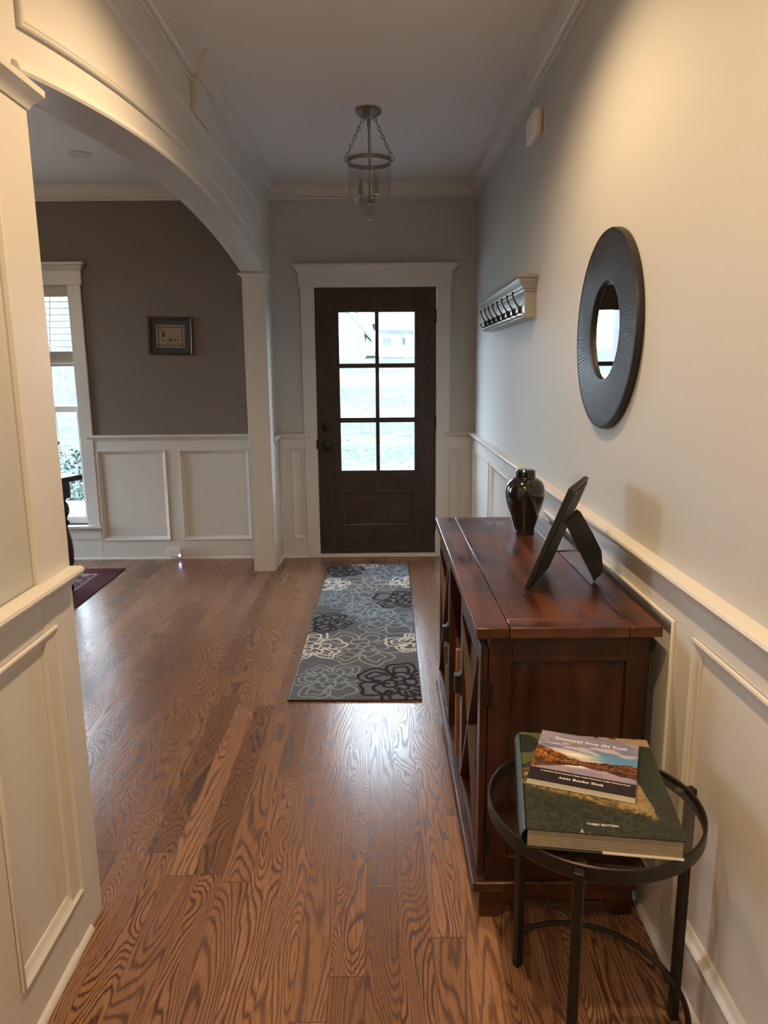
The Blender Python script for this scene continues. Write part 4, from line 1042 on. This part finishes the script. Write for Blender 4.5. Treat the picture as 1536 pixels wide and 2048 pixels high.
def house(x0, x1, y0, y1, zb, zw, zr, label, gable_front, wins, porch=None):
    o = thing('house', ((x0+x1)/2, (y0+y1)/2, zb), label, 'house')
    m = MB(); m.box(x0, x1, y0, y1, zb-1, zw)
    if gable_front: m.add([(x0, y0, zw), (x1, y0, zw), ((x0+x1)/2, y0, zr), (x0, y1, zw), (x1, y1, zw), ((x0+x1)/2, y1, zr)], [(0, 1, 2), (5, 4, 3)])
    m.build('wall', SIDING, o)
    m = MB(); e = .5
    if gable_front:
        xm = (x0+x1)/2; k = (zr-zw)/(xm-x0)
        for s_ in (-1, 1):
            xa = x0-e if s_ < 0 else x1+e
            m.add([(xa, y0-e, zw-k*e), (xm, y0-e, zr), (xm, y1+e, zr), (xa, y1+e, zw-k*e), (xa, y0-e, zw-k*e+.3), (xm, y0-e, zr+.3), (xm, y1+e, zr+.3), (xa, y1+e, zw-k*e+.3)], [(0, 3, 2, 1), (4, 5, 6, 7), (0, 1, 5, 4), (1, 2, 6, 5), (2, 3, 7, 6), (3, 0, 4, 7)])
    else:
        ym = (y0+y1)/2
        m.add([(x0-e, y0-e, zw-.1), (x1+e, y0-e, zw-.1), (x1+e, ym, zr), (x0-e, ym, zr), (x0-e, y1+e, zw-.1), (x1+e, y1+e, zw-.1)], [(0, 1, 2, 3), (3, 2, 5, 4), (0, 3, 4), (1, 5, 2), (0, 4, 5, 1)])
    m.build('roof', ROOFM, o)
    for a, b, c_, d_ in wins:
        m = MB(); m.box(a-.08, b+.08, y0-.06, y0, c_-.08, d_+.08); fr_ = m.build('window', SIDING, o)
        m = MB(); m.box(a, b, y0-.09, y0-.06, c_, d_); m.build('pane', DGLASS, fr_)
    if porch:
        a, b, zp, py = porch
        m = MB(); m.add([(a, y0, zp+.9), (b, y0, zp+.9), (b, y0-py, zp), (a, y0-py, zp), (a, y0, zp+.7), (b, y0, zp+.7), (b, y0-py, zp-.25), (a, y0-py, zp-.25)], [(0, 3, 2, 1), (4, 5, 6, 7), (0, 1, 5, 4), (1, 2, 6, 5), (2, 3, 7, 6), (3, 0, 4, 7)]); m.build('porch_roof', ROOFM, o)
        for i in range(5):
            x = a+.2+(b-a-.4)*i/4; m = MB(); m.box(x-.09, x+.09, y0-py+.1, y0-py+.28, zb-.6, zp-.2); m.build('porch_post', SIDING, o)
house(-8.6, -1.3, 62, 72, 2.1, 4.4, 8.2, 'white gabled house across the street seen through the left door panes', True, [(-1.95, -1.6, 2.5, 3.9), (-2.9, -2.4, 2.5, 3.9)])
house(-.2, 10.5, 66, 76, 2.3, 5.4, 8.5, 'white house with a long front porch seen through the right door panes', False, [(.15, .95, 3.4, 4.1), (1.9, 2.5, 3.5, 4.1), (3.0, 3.6, 3.5, 4.1), (5, 5.6, 3.5, 4.1)], (-.1, 9, 4.7, 2.2))
house(-36, -24, 60, 72, 2.1, 5.0, 8.0, 'white house across the street seen through the dining room window', False, [(-33, -32, 3, 4.4), (-30, -29, 3, 4.4), (-27, -26, 3, 4.4)])
m = MB()
m.grid(60, 8, lambda u, v: (.2+4.2*u, 40.2+1.1*(v-.5)+.08*math.sin(u*31), 1.25+.36*math.sin(PI*v)*(.8+.2*math.sin(u*23)*math.cos(v*9))))
m.build('hedge', HEDGE, label='long low dark hedge at the far edge of the street, right panes of the door', cat='hedge')
m = MB()
m.grid(40, 8, lambda u, v: (-3.4+2.2*u, 40.5+1.1*(v-.5), 1.22+.42*math.sin(PI*v)*(.7+.3*math.sin(u*19))*math.sin(PI*u)**.4))
m.build('hedge', HEDGE, label='low dark shrub bed at the far edge of the street, left panes of the door', cat='hedge')
def tree(x, y, z, r, h, label, seed, crown=True):
    rnd = random.Random(seed); o = thing('tree', (x, y, z), label, 'tree', 'trees outdoors')
    m = MB(); m.tube([(x, y, z-.3), (x+.02, y, z+h*.3), (x+rnd.uniform(-.2, .2), y, z+h*.65), (x+rnd.uniform(-.4, .4), y, z+h)], [r*1.25, r, r*.7, r*.25], 12); m.build('trunk', BARK, o)
    m = MB()
    for i in range(16):
        zz = z+h*rnd.uniform(.35, .95); a = rnd.random()*6.28; L = h*rnd.uniform(.15, .32); p = Vector((x, y, zz)); P_ = [p]
        for k in range(4):
            p = p+Vector((math.cos(a)*L/4, math.sin(a)*L/4, L/4*rnd.uniform(.3, 1.1))); a += rnd.uniform(-.4, .4); P_.append(p)
        m.tube([tuple(q) for q in P_], [r*.3, r*.22, r*.15, r*.09, r*.04], 6)
    m.build('branches', BARK, o)
tree(-2.15, 44, 1.4, .065, 9, 'thin bare tree seen through the top left door pane', 3)
tree(-1.45, 47, 1.5, .085, 11, 'second bare tree nearer the door muntin in the top left pane', 4)
tree(2.6, 50, 1.7, .10, 10, 'bare tree in front of the porch house in the top right pane', 5)
tree(-8.5, 20, .45, .42, 10, 'large trunk filling the right side of the dining room window', 6)
tree(-14, 30, .9, .16, 10, 'bare tree far left beyond the dining room window', 7)
tree(-5.4, 24, .65, .15, 10, 'bare tree at mid lawn reflected in the wall mirror', 8)
tree(-9.6, 34, 1.08, .16, 11, 'thick bare tree across the street edge, seen only in the wall mirror', 12)
tree(-4.1, 18.5, .40, .09, 8, 'slim young bare tree nearest the porch in the wall mirror', 13)
tree(-9.0, 28, .85, .15, 11, 'bare tree by the street left of the door view', 9)
# shrub under the dining window
sh = thing('shrub', (-3.75, 9.5, -.32), 'leafy evergreen shrub just outside the dining room window', 'shrub')
rnd = random.Random(11); m = MB()
for i in range(2600):
    a = rnd.random()*6.28; e = math.acos(rnd.uniform(-.1, 1)); k = rnd.uniform(.72, 1.0)
    c0 = Vector((-3.75+1.0*k*math.sin(e)*math.cos(a), 9.5+.55*k*math.sin(e)*math.sin(a), -.25+.72*k*math.cos(e)))
    q = Matrix.Rotation(rnd.random()*6.28, 3, 'Z') @ Matrix.Rotation(rnd.uniform(-1, 1), 3, 'X') @ Matrix.Rotation(rnd.uniform(-1, 1), 3, 'Y'); L = rnd.uniform(.05, .085)
    m.add([c0+q @ Vector(p) for p in ((0, 0, 0), (L*.28, L*.5, .004), (0, L, -.008), (-L*.28, L*.5, .004))], [(0, 1, 2, 3)])
m.build('foliage', LEAFM, sh, fix=False)
m = MB()
for i in range(8):
    a = rnd.random()*6.28; m.tube([(-3.75, 9.5, -.34), (-3.75+.3*math.cos(a), 9.5+.2*math.sin(a), .05), (-3.75+.6*math.cos(a), 9.5+.35*math.sin(a), .25)], [.015, .010, .005], 6)
m.build('stems', BARK, sh)
